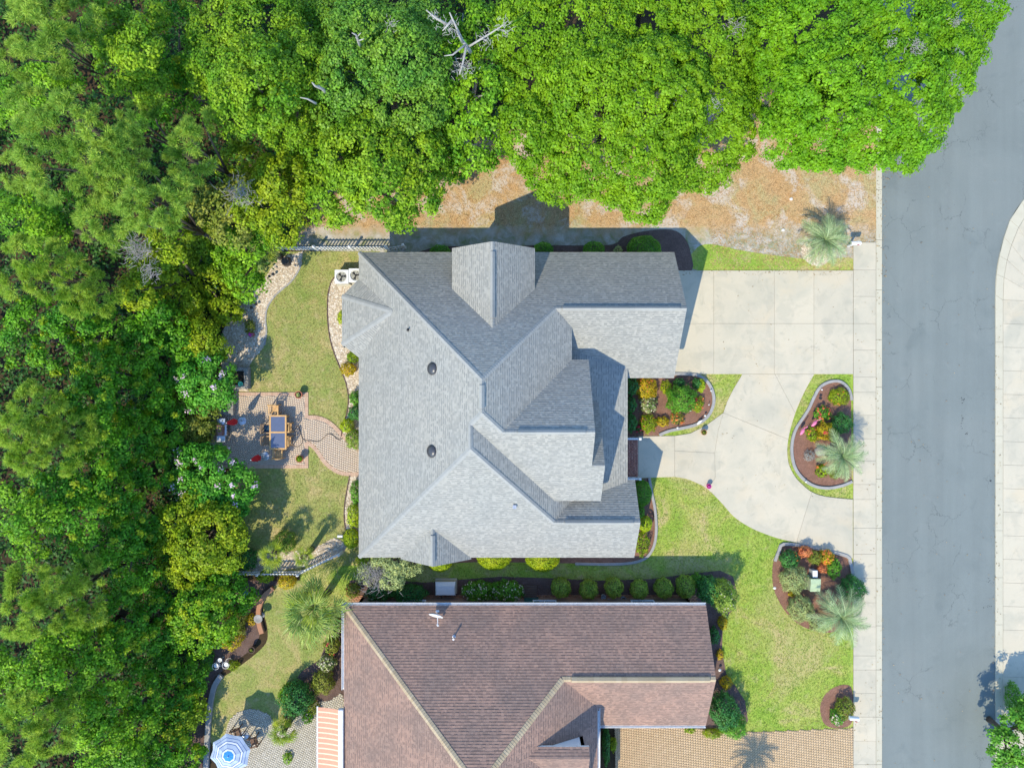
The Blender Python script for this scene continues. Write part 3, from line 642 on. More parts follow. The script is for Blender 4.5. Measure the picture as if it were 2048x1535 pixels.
def window(parent, c, nrm, w_, h_, name='window'):
    """frame, panes and sill on a wall; c is the centre on the wall face"""
    yaw = math.atan2(nrm[1], nrm[0]) + math.pi / 2
    f = MB(); t = 0.07
    f.box(-w_ / 2 - t, w_ / 2 + t, -.05, .03, h_ / 2, h_ / 2 + t); f.box(-w_ / 2 - t, w_ / 2 + t, -.08, .03, -h_ / 2 - t, -h_ / 2)
    f.box(-w_ / 2 - t, -w_ / 2, -.05, .03, -h_ / 2, h_ / 2); f.box(w_ / 2, w_ / 2 + t, -.05, .03, -h_ / 2, h_ / 2); f.box(-.02, .02, -.03, .03, -h_ / 2, h_ / 2); f.box(-w_ / 2, -.022, -.03, .03, -.02, .02); f.box(.022, w_ / 2, -.03, .03, -.02, .02)
    o = f.build(name, M['white'], parent, loc=c, rot=(0, 0, yaw))
    for sx in (-1, 1):
        p = MB(); p.box(min(sx * .022, sx * w_ / 2), max(sx * .022, sx * w_ / 2), -.012, .0, -h_ / 2, h_ / 2); p.build('pane', M['glass'], o)
    return o

# ---------------------------------------------------------------- grey house
p = 10 / 12.0
zW = lambda x, y: 2.9 + p * (x + 8.95)
zN = lambda x, y: 2.9 + p * (7.69 - y)
zS = lambda x, y: 2.9 + p * (y + 10.13)
zE = lambda x, y: 9.1 - p * (x + 1.5)
zMS = lambda x, y: 9.1 + p * (y + 1.43)
zMN = lambda x, y: 8.25 - p * (y + 2.45)
zES = lambda x, y: 8.6 - p * (x + 2.1)
zGS = lambda x, y: 5.89 - p * (4.1 - y)
zPR = lambda x, y: 3.25 + .25 * (6.7 - x)
zSN = lambda x, y: 4.92 - p * (y + 7.7)
zPN = lambda x, y: 6.667 - p * (y + 4.35)
zDW = lambda x, y: 6.83 - p * (-1.03 - x)
zDE = lambda x, y: 6.83 - p * (x + 1.03)
zdW = lambda x, y: 4.57 - p * (-4.45 - x)
zdE = lambda x, y: 4.57 - p * (x + 4.45)
L3 = lambda f, pts: [(x, y, f(x, y)) for x, y in pts]
house = thing('house', (0, -1, 0), 'large house with steep grey shingle roof and many hips and gables', 'house')
house_inv = Matrix.Translation((0, 1, 0))
def child(o, par=house, off=(0, 1, 0)): o.parent = par; o.location = off; return o
R_ = Roof(); NRM = {}
for k, (nm, f, pts) in enumerate([
    ('W', zW, [(-8.95, 7.69), (-8.95, -10.13), (-2.1, -3.28), (-2.1, -2.03), (-1.5, -1.43), (-1.5, .24)]),
    ('N', zN, [(-8.95, 7.69), (9.5, 7.69), (9.5, 4.1), (2.36, 4.1), (-1.5, .24)]),
    ('GS', zGS, [(2.36, 4.1), (9.5, 4.1), (9.5, .36), (6.3, .36), (6.3, 1.05), (3.3, 1.95), (3.3, 3.15)]),
    ('E', zE, [(-1.5, .24), (2.36, 4.1), (3.3, 3.15), (3.3, 1.33), (-.48, -2.45), (-1.5, -1.43)]),
    ('MN', zMN, [(-.48, -2.45), (4.25, -2.45), (4.25, 1.33), (3.3, 1.33)]),
    ('MS', zMS, [(-1.5, -1.43), (-.48, -2.45), (4.25, -2.45), (4.25, -4.35), (4.95, -4.35), (4.95, -6.49), (2.36, -6.49), (-2.1, -2.03)]),
    ('PN', zPN, [(3.0, -4.35), (4.95, -4.35), (4.95, -1.05), (3.0, -1.05)]),
    ('ES', zES, [(-2.1, -2.03), (-2.1, -3.28), (2.32, -7.7), (3.55, -6.45), (2.36, -6.35)]),
    ('S', zS, [(-8.95, -10.13), (7.15, -10.13), (7.15, -7.7), (2.32, -7.7), (-2.1, -3.28)]),
    ('SN', zSN, [(2.32, -7.7), (7.15, -7.7), (7.15, -5.58), (6.5, -5.58), (3.4, -6.62)]),
    ('PR', zPR, [(6.7, .93), (6.7, -5.69), (3.3, -6.71), (3.3, 1.95)]),
    ('DW', zDW, [(-1.03, 7.55), (-3.32, 7.55), (-3.32, 5.27), (-1.03, 2.97)]),
    ('DE', zDE, [(-1.03, 2.97), (1.26, 5.27), (1.26, 7.55), (-1.03, 7.55)]),
    ('dW', zdW, [(-4.45, -10.25), (-6.5, -10.25), (-6.5, -10.13), (-4.45, -8.12)]),
    ('dE', zdE, [(-4.45, -8.12), (-2.4, -10.13), (-2.4, -10.25), (-4.45, -10.25)]),
]):
    NRM[nm] = R_.plane(L3(f, pts), seed=k)
ap = (-6.68, 4.05, zW(-6.68, 4.05) + .02)
bay = [(-8.95, 6.15, 2.9), (-9.94, 5.13, 2.88), (-9.94, 2.32, 2.88), (-8.95, 1.55, 2.9)]
for k in range(3): NRM['b%d' % k] = R_.plane([bay[k], bay[k + 1], ap], seed=40 + k)
roof = child(R_.deck.build('roof', M['fascia']))
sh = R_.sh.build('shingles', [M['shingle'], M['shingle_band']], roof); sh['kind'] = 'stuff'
def V3(f, x, y): return Vector((x, y, f(x, y)))
caps = [(V3(zW, -8.95, 7.69), V3(zW, -1.5, .24), 'W', 'N'), (V3(zW, -8.95, -10.13), V3(zW, -2.1, -3.28), 'W', 'S'), (V3(zE, -1.5, .24), V3(zE, -1.5, -1.43), 'W', 'E'),
        (V3(zW, -2.1, -2.03), V3(zW, -1.5, -1.43), 'W', 'MS'), (V3(zW, -2.1, -3.28), V3(zW, -2.1, -2.03), 'W', 'ES'), (V3(zE, 2.36, 4.1), V3(zE, -1.5, .24), 'N', 'E'),
        (V3(zN, 9.48, 4.1), V3(zN, 2.36, 4.1), 'N', 'GS'), (V3(zMS, -.48, -2.45), V3(zMS, -1.5, -1.43), 'E', 'MS'), (V3(zMN, 4.23, -2.45), V3(zMN, -.48, -2.45), 'MN', 'MS'),
        (V3(zS, 2.32, -7.7), V3(zS, -2.1, -3.28), 'S', 'ES'), (V3(zS, 7.13, -7.7), V3(zS, 2.32, -7.7), 'S', 'SN'), (V3(zDW, -1.03, 7.53), V3(zDW, -1.03, 2.97), 'DW', 'DE'),
        (V3(zdW, -4.45, -10.23), V3(zdW, -4.45, -8.12), 'dW', 'dE'), (Vector(bay[1]), Vector(ap), 'b0', 'b1'), (Vector(bay[2]), Vector(ap), 'b1', 'b2')]
for a, b_, n1, n2 in caps: cap_run('ridge_cap', a, b_, NRM[n1], NRM[n2], M['cap'], roof)
for f, a, b_, n1, n2 in ((zN, (9.1, 4.1), (2.75, 4.1), 'N', 'GS'), (zMN, (3.75, -2.45), (.3, -2.45), 'MN', 'MS'), (zE, (-1.5, -.05), (-1.5, -1.2), 'W', 'E'),
                         (zS, (6.75, -7.7), (2.95, -7.7), 'S', 'SN'), (zDW, (-1.03, 7.0), (-1.03, 3.5), 'DW', 'DE'), (zdW, (-4.45, -10.0), (-4.45, -8.5), 'dW', 'dE')):
    o3 = Vector((0, 0, .045)); vent_run(V3(f, *a) + o3, V3(f, *b_) + o3, NRM[n1], NRM[n2], M['cap'], roof)
# walls
wl = MB(); e = 0.42
ring = [(-8.5, 7.27), (-8.5, 6.0), (-9.5, 5.0), (-9.5, 2.5), (-8.5, 1.7), (-8.5, -9.7), (6.75, -9.7)]
for a, b_ in zip(ring[:-1], ring[1:]): wall_run(wl, a, b_, [(0, 2.95), (1, 2.95)])
wall_run(wl, (6.75, -9.7), (6.75, -5.9), [(0, 3.1), (2.0 / 3.8, 4.75), (1, 3.25)])
wall_run(wl, (5.2, -5.9), (5.2, .8), [(0, 3.45), (1, 3.45)])
wall_run(wl, (6.75, -5.9), (5.2, -5.9), [(0, 3.2), (1, 3.35)])
wall_run(wl, (5.2, .8), (9.1, .8), [(0, 2.75), (1, 2.75)])
wall_run(wl, (9.1, .8), (9.1, 7.27), [(0, 2.95), (.51, 5.7), (1, 3.05)])
wall_run(wl, (9.1, 7.27), (-8.5, 7.27), [(0, 2.95), (1, 2.95)])
wall_run(wl, (1.0, 7.3), (-3.06, 7.3), [(0, 4.95), (.5, 6.62), (1, 4.95)], 2.9)      # upper gable wall
wall_run(wl, (-3.06, 7.1), (-3.06, 5.0), [(0, 4.98), (1, 4.98)], 3.2); wall_run(wl, (1.0, 5.0), (1.0, 7.1), [(0, 4.98), (1, 4.98)], 3.2)
wall_run(wl, (3.95, -4.2), (3.95, 1.05), [(0, 6.6), (.33, 8.05), (1, 5.25)], 3.5)       # middle gable wall
wall_run(wl, (3.95, 1.05), (3.05, 1.05), [(0, 5.3), (1, 5.3)], 3.5); wall_run(wl, (3.05, 1.05), (3.05, 3.0), [(0, 5.15), (1, 5.0)], 3.5)
wall_run(wl, (4.7, -6.2), (4.7, -1.3), [(0, 4.95), (.38, 6.45), (1, 3.95)], 3.3); wall_run(wl, (2.6, -6.2), (4.7, -6.2), [(0, 4.95), (1, 4.95)], 3.3)
wall_run(wl, (-6.2, -9.95), (-2.7, -9.95), [(0, 2.95), (.5, 4.35), (1, 2.95)])
child(wl.build('wall', M['stucco']))
for c, nr, w_, h_ in [((-9.52, 3.75, 1.5), (-1, 0), 1.6, 1.5), ((-8.52, -1.2, 1.5), (-1, 0), 1.5, 1.4), ((-8.52, -6.5, 1.5), (-1, 0), 1.5, 1.4), ((-1.03, 7.32, 5.3), (0, 1), 1.2, .9),
                      ((-4.0, 7.29, 1.5), (0, 1), 1.2, 1.3), ((3.0, 7.29, 1.5), (0, 1), 1.2, 1.3), ((-4.45, -9.97, 1.5), (0, -1), 1.5, 1.4), ((3.0, -9.72, 1.5), (0, -1), 1.2, 1.3),
                      ((6.77, -7.8, 1.55), (1, 0), 1.8, 1.5), ((3.97, -1.6, 5.5), (1, 0), 1.0, .8), ((5.22, -1.6, 1.55), (1, 0), 1.4, 1.5)]:
    child(window(None, (0, 0, 0), nr, w_, h_), off=(c[0], c[1] + 1, c[2]))
gd = MB(); gd.box(9.08, 9.14, 1.5, 6.6, 0.06, 2.3); gdo = child(gd.build('garage_door', M['white']))
for k in range(4):
    q = MB(); q.box(9.14, 9.165, 1.55, 6.55, .1 + k * .55, .1 + k * .55 + .5); q.build('door_panel', M['white'], gdo)
fd = MB(); fd.box(5.18, 5.25, -4.9, -3.9, .16, 2.3); fdo = child(fd.build('front_door', plain('door_red', (0.2, 0.05, 0.03), .4)))
kn = MB(); kn.lathe([(.0, -.02), (.03, -.02), (.035, 0), (.02, .03), (0, .035)], 8, (5.3, -4.0, 1.1)); kn.build('handle', M['metal'], fdo)
for y in (-3.35, -5.35):
    c_ = MB(); c_.box(6.33, 6.6, y - .14, y + .14, .16, .36); c_.lathe([(.11, .36), (.11, 2.7), (.14, 2.75), (.14, 3.15)], 14, (6.465, y, 0)); child(c_.build('porch_column', M['white']))
for px, py in ((865, 737), (864, 902)):   # dark domed roof vents lying on the slope
    z = 7.0
    for _ in range(6): q = P(px, py, z); z = zW(q.x, q.y)
    n = NRM['W']; rot = n.to_track_quat('Z', 'Y')
    v_ = MB(); v_.lathe([(.34, 0.02), (.34, .06), (.31, .10), (.25, .155), (.15, .19), (.04, .2)], 24)
    o = v_.build('roof_vent', M['darkgrey'], None, True); child(o, off=(q.x, q.y + 1, z)); o.rotation_euler = rot.to_euler()
q = P(811, 657, 6.6); q.z = zW(q.x, q.y); vp = MB(); vp.lathe([(.09, -.05), (.09, .04), (.04, .06), (.04, .3)], 10); child(vp.build('vent_pipe', M['black']), off=(q.x, q.y + 1, q.z))
q = P(1029, 1008, 5.2); q.z = zS(q.x, q.y); fb = MB(); fb.box(-.08, .08, -.08, .08, -.1, .2); fb.box(-.1, .1, -.1, .1, .2, .225); child(fb.build('flue_cap', M['metal']), off=(q.x, q.y + 1, q.z))
for sy, y in ((1, -3.37), (-1, -5.82)):   # white handrails beside the brick step
    rl = thing('handrail', (6.75, y, 0), 'white handrail beside the brick step, ' + ('nearer the driveway' if sy > 0 else 'nearer the round clipped shrub'), 'handrail', 'handrails of the porch step')
    for x in (0.05, 1.1):
        b = MB(); b.box(x - .05, x + .05, -.05, .05, 0, .98); b.box(x - .07, x + .07, -.07, .07, .98, 1.02); b.build('post', M['white'], rl)
    b = MB(); b.box(.1, 1.05, -.045, .045, .86, .94); b.build('top_rail', M['white'], rl); b = MB(); b.box(.1, 1.05, -.03, .03, .2, .26); b.build('bottom_rail', M['white'], rl)
    for k in range(7): b = MB(); x = .2 + k * .12; b.box(x - .015, x + .015, -.015, .015, .26, .86); b.build('baluster', M['white'], rl)

# ---------------------------------------------------------------- brown house
pb = 0.587
bN = lambda x, y: 2.9 + pb * (-12.94 - y)
bW = lambda x, y: 2.9 + pb * (x + 9.82)
bE = lambda x, y: 4.949 + pb * (2.81 - x)
bS = lambda x, y: 4.949 - pb * (-16.43 - y)
bQN = lambda x, y: 6.1 - pb * (y + 20.2)
bQS = lambda x, y: 6.1 + pb * (y + 20.2)
house2 = thing('house', (0, -18, 0), 'house with brown shingle roof, tan hip caps and white gutters', 'house')
def child2(o, off=(0, 18, 0)): o.parent = house2; o.location = off; return o
R2 = Roof(); N2 = {}
for k, (nm, f, pts) in enumerate([
    ('N', bN, [(-9.82, -12.94), (11.35, -12.94), (11.35, -16.43), (2.81, -16.43), (-1.76, -21.0)]),
    ('W', bW, [(-9.82, -12.94), (-1.76, -21.0), (-1.76, -24.5), (-9.82, -32.5)]),
    ('E', bE, [(2.81, -16.43), (4.9, -18.52), (4.9, -30), (-1.76, -24.5), (-1.76, -21.0)]),
    ('S', bS, [(2.81, -16.43), (11.35, -16.43), (11.35, -19.96), (4.7, -19.96), (4.7, -18.32)]),
    ('QN', bQN, [(.9, -20.2), (4.2, -20.2), (4.2, -19.72), (.9, -19.72)]),
    ('QS', bQS, [(.9, -20.2), (4.2, -20.2), (4.2, -24), (.9, -24)])]):
    N2[nm] = R2.plane(L3(f, pts), seed=60 + k, h=0.155)
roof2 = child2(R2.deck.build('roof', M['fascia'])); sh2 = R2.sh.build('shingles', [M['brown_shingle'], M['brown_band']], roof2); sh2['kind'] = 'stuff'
for a, b_, n1, n2 in [(V3(bN, -9.82, -12.94), V3(bN, -1.76, -21.0), 'N', 'W'), (V3(bN, 2.81, -16.43), V3(bN, -1.76, -21.0), 'N', 'E'), (V3(bN, 11.33, -16.43), V3(bN, 2.81, -16.43), 'N', 'S')]:
    cap_run('ridge_cap', a, b_, N2[n1], N2[n2], M['tan_cap'], roof2, width=.17)
vent_run(V3(bN, 11.0, -16.43) + Vector((0, 0, .05)), V3(bN, 3.3, -16.43) + Vector((0, 0, .05)), N2['N'], N2['S'], M['tan_cap'], roof2, .17, .09)
def gutter(a, b_, nrm):
    g_ = MB(); a, b_ = Vector(a), Vector(b_); n = Vector(nrm); w0 = .13
    pr = [(0.0, 0.0), (0.0, -.12), (.03, -.15), (w0 - .03, -.15), (w0, -.10), (w0 + .01, .0), (w0 - .012, 0.0), (w0 - .02, -.09), (w0 - .035, -.135), (.035, -.135), (.012, -.11), (.012, 0.0)]
    k = len(pr); V = [a + n * x + Vector((0, 0, z)) for x, z in pr] + [b_ + n * x + Vector((0, 0, z)) for x, z in pr]
    g_.add(V, [(i, (i + 1) % k, k + (i + 1) % k, k + i) for i in range(k)] + [tuple(range(k)), tuple(range(2 * k - 1, k - 1, -1))])
    child2(g_.build('gutter', M['gutter']))
gutter((-9.95, -12.93, 2.9), (11.35, -12.93, 2.9), (0, 1, 0)); gutter((-9.83, -12.93, 2.9), (-9.83, -17.9, 2.9), (-1, 0, 0)); gutter((4.92, -18.55, 3.7), (4.92, -26, 3.7), (1, 0, 0)); gutter((4.95, -19.98, 2.87), (11.35, -19.98, 2.87), (0, -1, 0))
wl = MB()
ring = [(4.6, -30), (4.6, -19.6), (10.95, -19.6)]
for a, b_ in zip(ring[:-1], ring[1:]): wall_run(wl, a, b_, [(0, 2.95), (1, 2.95)])
wall_run(wl, (10.95, -19.6), (10.95, -13.35), [(0, 3.0), (.5, 4.75), (1, 3.0)])
wall_run(wl, (10.95, -13.35), (-9.4, -13.35), [(0, 2.95), (1, 2.95)]); wall_run(wl, (-9.4, -13.35), (-9.4, -30), [(0, 2.95), (1, 2.95)])
child2(wl.build('wall', M['wallbrick']))
wq = MB(); wall_run(wq, (4.0, -23.8), (4.0, -19.9), [(0, 3.95), (.92, 5.9), (1, 5.75)], 3.6); wall_run(wq, (4.0, -19.9), (1.0, -19.9), [(0, 5.7), (1, 5.7)], 3.8); child2(wq.build('wall', M['white']))
for c, nr, w_, h_ in [((-6.0, -13.33, 1.5), (0, 1), 1.3, 1.3), ((2.0, -13.33, 1.5), (0, 1), 1.3, 1.3), ((8.0, -13.33, 1.5), (0, 1), 1.3, 1.3), ((-9.42, -16.5, 1.5), (-1, 0), 1.5, 1.4), ((-9.42, -22.0, 1.2), (-1, 0), 1.8, 2.0), ((10.97, -16.4, 1.5), (1, 0), 1.6, 1.4)]:
    child2(window(None, (0, 0, 0), nr, w_, h_), off=(c[0], c[1] + 18, c[2]))
sd = MB(); sd.box(.75, 1.65, -13.37, -13.30, .05, 2.1); child2(sd.build('side_door', plain('teal_door', (0.03, 0.12, 0.12), .4)))
q = P(906, 1281, 4.5); q.z = bN(q.x, q.y); vp = MB(); vp.lathe([(.1, -.05), (.1, .04), (.045, .06), (.045, .42), (.06, .43), (.06, .47)], 10); child2(vp.build('vent_pipe', M['metal']), off=(q.x, q.y + 18, q.z))
# satellite dish on the brown roof
q = P(872, 1232, 3.9); q.z = bN(q.x, q.y)
ds = thing('satellite_dish', q, 'white satellite dish on the brown roof near the gutter', 'satellite dish')
b = MB(); b.tube([(0, 0, 0), (0, .05, .55)], .025, 8); b.box(-.1, .1, -.1, .1, -.05, .02); b.build('mast', M['white'], ds)
b = MB(); MX = Matrix.Translation((0, .05, .6)) @ Matrix.Rotation(math.radians(-14), 4, 'Z') @ Matrix.Rotation(math.radians(62), 4, 'X') 
b.lathe([(.02, 0), (.17, .015), (.31, .05), (.42, .1), (.425, .095), (.31, .035), (.17, -.005), (.02, -.018)], 24, M=MX, cap=False); b.build('reflector', M['white'], ds, True)
b = MB(); b.tube([(.03, .0, .45), (.08, -.35, .62), (.09, -.52, .7)], .022, 8); b.build('feed_arm', M['white'], ds); b = MB(); b.tube([(.06, -.5, .68), (.12, -.56, .75)], .05, 10); b.build('receiver', M['white'], ds)
# striped awning with its white housing
aw = thing('awning', (-10.0, -21.5, 0), 'orange and cream striped awning along the brown house', 'awning')
b = MB(); b.bbox(-.12, .17, -8.0, 2.55, 2.86, 3.13, .04); b.build('housing', M['gutter'], aw)
mo = plain('awning_orange', (0.64, 0.33, 0.21), .8, var=.06); mc = plain('awning_cream', (0.74, 0.62, 0.42), .8, var=.05)
y = 2.45; k = 0
while y > -8:
    d = .23 if k % 2 == 0 else .075
    b = MB(); V = []
    for i in range(5):
        f = i / 4; x = -.12 - f * 1.32; z = 2.9 - f * .35 - .05 * math.sin(math.pi * f); sk = -.09 * (f - 1) * 0
        V += [(x, y, z), (x, y - d, z)]
    n_ = len(V); V += [(a, c, zz - .012) for a, c, zz in V]
    b.add(V, [(2 * i, 2 * i + 1, 2 * i + 3, 2 * i + 2) for i in range(4)] + [(n_ + 2 * i, n_ + 2 * i + 2, n_ + 2 * i + 3, n_ + 2 * i + 1) for i in range(4)] + [(8, 9, n_ + 9, n_ + 8)])
    b.build('fabric_stripe', mo if k % 2 == 0 else mc, aw); y -= d; k += 1
b = MB(); b.bbox(-1.52, -1.44, -8, 2.5, 2.5, 2.57, .015); b.build('front_bar', M['gutter'], aw)
# ================================================================== PLANTS
BARK = ground_mat('bark', [(0.3, (0.10, 0.075, 0.055)), (0.7, (0.17, 0.135, 0.105))], 4.0, 0.3, 20, bump=0.8)
PALE = ground_mat('pale_bark', [(0.3, (0.36, 0.34, 0.31)), (0.7, (0.50, 0.47, 0.43))], 5.0, 0.2, 25, bump=0.4)
TWIG = plain('dead_twigs', (0.33, 0.30, 0.28), 0.9)
K = {  # leaf colours
 'live_oak': leaf_mat('live_oak_leaf', (0.155, 0.335, 0.01), (0.255, 0.445, 0.012), 0.42, 0.32, 0.7),
 'live_oak2': leaf_mat('live_oak_leaf_b', (0.13, 0.34, 0.01), (0.22, 0.445, 0.012), 0.42, 0.32, 0.7),
 'oak': leaf_mat('oak_leaf', (0.13, 0.31, 0.014), (0.29, 0.45, 0.018), 0.42, 0.45, 0.5),
 'oak2': leaf_mat('oak_leaf_b', (0.12, 0.31, 0.03), (0.22, 0.40, 0.03), 0.42, 0.45, 0.5, 0.35),
 'yellow': leaf_mat('yellow_green_leaf', (0.21, 0.35, 0.012), (0.38, 0.46, 0.016), 0.42, 0.45, 0.9),
 'dark': leaf_mat('dark_vine_leaf', (0.06, 0.24, 0.012), (0.18, 0.42, 0.016), 0.42, 0.5, 0.7),
 'mid': leaf_mat('mid_green_leaf', (0.11, 0.31, 0.014), (0.27, 0.48, 0.018), 0.42, 0.5, 0.7),
 'pine': leaf_mat('pine_needle', (0.22, 0.40, 0.05), (0.45, 0.60, 0.09), 0.5, 0.35, 0.9),
 'pine2': leaf_mat('pine_needle_b', (0.24, 0.41, 0.035), (0.46, 0.60, 0.08), 0.5, 0.35, 0.9),
 'olive': leaf_mat('olive_leaf', (0.182, 0.247, 0.026), (0.312, 0.325, 0.046), 0.3, 0.4, 1.0),
 'myrtle': leaf_mat('myrtle_leaf', (0.072, 0.324, 0.024), (0.168, 0.432, 0.036), 0.4, 0.45, 1.0),
 'lime': leaf_mat('lime_leaf', (0.297, 0.440, 0.013), (0.462, 0.550, 0.017), 0.3, 0.3, 2.0),
 'boxwood': leaf_mat('boxwood_leaf', (0.17, 0.30, 0.03), (0.29, 0.39, 0.055), 0.3, 0.5, 2.0),
 'green': leaf_mat('shrub_leaf', (0.078, 0.260, 0.019), (0.156, 0.364, 0.026), 0.3, 0.45, 2.0),
 'deep': leaf_mat('deep_shrub_leaf', (0.033, 0.158, 0.033), (0.075, 0.240, 0.042), 0.2, 0.5, 2.0),
 'varieg': leaf_mat('variegated_leaf', (0.17, 0.27, 0.07), (0.36, 0.40, 0.15), 0.25, 0.5, 2.5),
 'gold': leaf_mat('gold_leaf', (0.48, 0.42, 0.012), (0.55, 0.36, 0.015), 0.3, 0.35, 3.0),
 'sage': leaf_mat('sage_leaf', (0.30, 0.38, 0.14), (0.46, 0.51, 0.18), 0.3, 0.45, 2.0),
 'pindo': leaf_mat('pindo_leaflet', (0.25, 0.37, 0.15), (0.40, 0.49, 0.24), 0.3, 0.35, 2.0, 0.4, 0.4),
 'fan': leaf_mat('fan_leaflet', (0.187, 0.308, 0.066), (0.396, 0.462, 0.110), 0.3, 0.4, 1.2, 0.4, 0.4),
 'fan2': leaf_mat('young_fan_leaflet', (0.26, 0.38, 0.03), (0.45, 0.50, 0.05), 0.35, 0.4, 1.2),
 'red': leaf_mat('orange_red_leaf', (0.60, 0.17, 0.07), (0.65, 0.27, 0.09), 0.3, 0.35, 3.0),
 'grey': leaf_mat('grey_leaf', (0.33, 0.33, 0.28), (0.44, 0.42, 0.38), 0.2, 0.35, 2.0),
 'brown': leaf_mat('dry_frond', (0.30, 0.21, 0.11), (0.40, 0.29, 0.16), 0.2, 0.3, 2.0),
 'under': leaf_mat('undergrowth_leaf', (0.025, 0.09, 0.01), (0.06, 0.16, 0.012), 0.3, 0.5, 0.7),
 'fl_orange': leaf_mat('orange_petal', (0.80, 0.22, 0.06), (0.85, 0.30, 0.08), 0.3, 0.25, 3.0),
 'fl_red': leaf_mat('red_petal', (0.70, 0.05, 0.07), (0.75, 0.09, 0.10), 0.3, 0.25, 3.0),
 'fl_pink': leaf_mat('pink_petal', (0.75, 0.50, 0.66), (0.85, 0.70, 0.80), 0.3, 0.2, 3.0),
 'fl_white': leaf_mat('cream_petal', (0.72, 0.62, 0.45), (0.80, 0.72, 0.58), 0.3, 0.25, 3.0),
 'fl_mag': leaf_mat('magenta_petal', (0.60, 0.05, 0.40), (0.65, 0.10, 0.45), 0.3, 0.25, 3.0),
}
def unit(a): return a / np.maximum(1e-6, np.linalg.norm(a, axis=-1, keepdims=True))
def leaf_quads(pos, nrm, L, Wd, jit=0.7, droop=0.0):
    """diamond leaves at pos facing roughly nrm"""
    n = len(pos); nn = unit(nrm + RNG.normal(0, jit, (n, 3)) * 0.6)
    a = unit(np.cross(nn, RNG.normal(0, 1, (n, 3)))); b = np.cross(nn, a)
    l = (L * RNG.uniform(.7, 1.25, n))[:, None]; w_ = (Wd * RNG.uniform(.7, 1.2, n))[:, None]
    fold = nn * (w_ * 0.18)
    V = np.stack([pos - a * l * .5, pos + b * w_ * .5 + fold, pos + a * l * .5, pos - b * w_ * .5 + fold], 1).reshape(-1, 3)
    return V
def leaf_obj(name, pos, nrm, L, Wd, mat, parent, origin, jit=0.7):
    V = leaf_quads(pos - np.array(origin), nrm, L, Wd, jit)
    o = obj(name, np_mesh(name, V, np.arange(len(V)), 4, mat), parent)
    if name in ('flower_heads', 'blossom'): o['kind'] = 'stuff'
    return o
def sphere_dirs(n, zmin=-0.4):
    z = RNG.uniform(zmin, 1, n); a = RNG.uniform(0, 2 * math.pi, n); r = np.sqrt(np.maximum(0, 1 - z * z))
    return np.stack([r * np.cos(a), r * np.sin(a), z], -1)
def lobes_m(lobes, ztop, drop, flat=0.72, free=False):
    """photo lobes (px, py, rpx[, z]) -> metric ellipsoids, domed: lower towards the rim"""
    c0 = np.array([(l[0], l[1]) for l in lobes], float); cw = np.array([l[2] for l in lobes], float)
    cen = (c0 * cw[:, None]).sum(0) / cw.sum(); d = np.linalg.norm(c0 - cen, axis=1); dm = max(d.max(), 1)
    out = []
    for l, dd in zip(lobes, d):
        z = l[3] if len(l) > 3 else ztop - drop * (dd / dm) ** 1.5 + (RNG.normal(0, .45) if ztop > 6 else 0)
        rk_ = 1.0
        if not free and l[0] < 480 and l[1] > 470:      # the wood is low where it borders the gardens, taller further back
            reach = 470 if l[1] < 700 else 440 if l[1] < 1130 else 445; a = 1024 - (l[0] + l[2]); rk_ = .9
            z = min(z, max(1.6, (reach - 1024 + a) / (a / 44.5 + 15)))
        r = l[2] * rk_ / sc_(z); q = P(l[0], l[1], z); out.append((q.x, q.y, z - r * flat * .9, r, r * flat))
    return np.array(out)
def clump_points(lob, rs, cover=1.9, gap=0.1, zmin=-0.2):
    cs, ds = [], []
    for i, (x, y, z, r, rz) in enumerate(lob):
        n = max(4, int(cover * 3.0 * (r / rs) ** 2)); d = sphere_dirs(n, zmin)
        c = np.array([x, y, z]) + d * np.array([r, r, rz]) * RNG.uniform(.72, 1.02, (n, 1))
        k = np.ones(n, bool)
        for j, (x2, y2, z2, r2, rz2) in enumerate(lob):
            if j != i: k &= (((c[:, 0] - x2) / r2) ** 2 + ((c[:, 1] - y2) / r2) ** 2 + ((c[:, 2] - z2) / rz2) ** 2) > .62
        k &= RNG.uniform(0, 1, n) > gap
        cs.append(c[k]); ds.append(d[k])
    return np.concatenate(cs), np.concatenate(ds)
def limbs(lob, base, mat, parent, r0, frac=0.75, n=6):
    """tapered trunk with a limb to each of the larger lobes"""
    m = MB(); top = lob[:, :3].mean(0); ht = max(1.0, lob[:, 2].min() * .6 + .2)
    bx, by = base; fork = Vector((bx + (top[0] - bx) * .4, by + (top[1] - by) * .4, ht))
    m.tube([(bx, by, 0), (bx + (fork.x - bx) * .3, by + (fork.y - by) * .3, ht * .5), fork], [r0 * 1.3, r0, r0 * .8], 8)
    for (x, y, z, r, rz) in lob[np.argsort(-lob[:, 3])][:n + 6]:
        q = Vector((x, y, z + rz * .3)); mid = fork.lerp(q, .55) + Vector((random.uniform(-.3, .3), random.uniform(-.3, .3), .3))
        m.tube([fork, mid, q], [r0 * .6, r0 * .35, r0 * .12], 6)
    o = m.build('trunk', mat, parent, True); o.location = -Vector(parent.location); return o
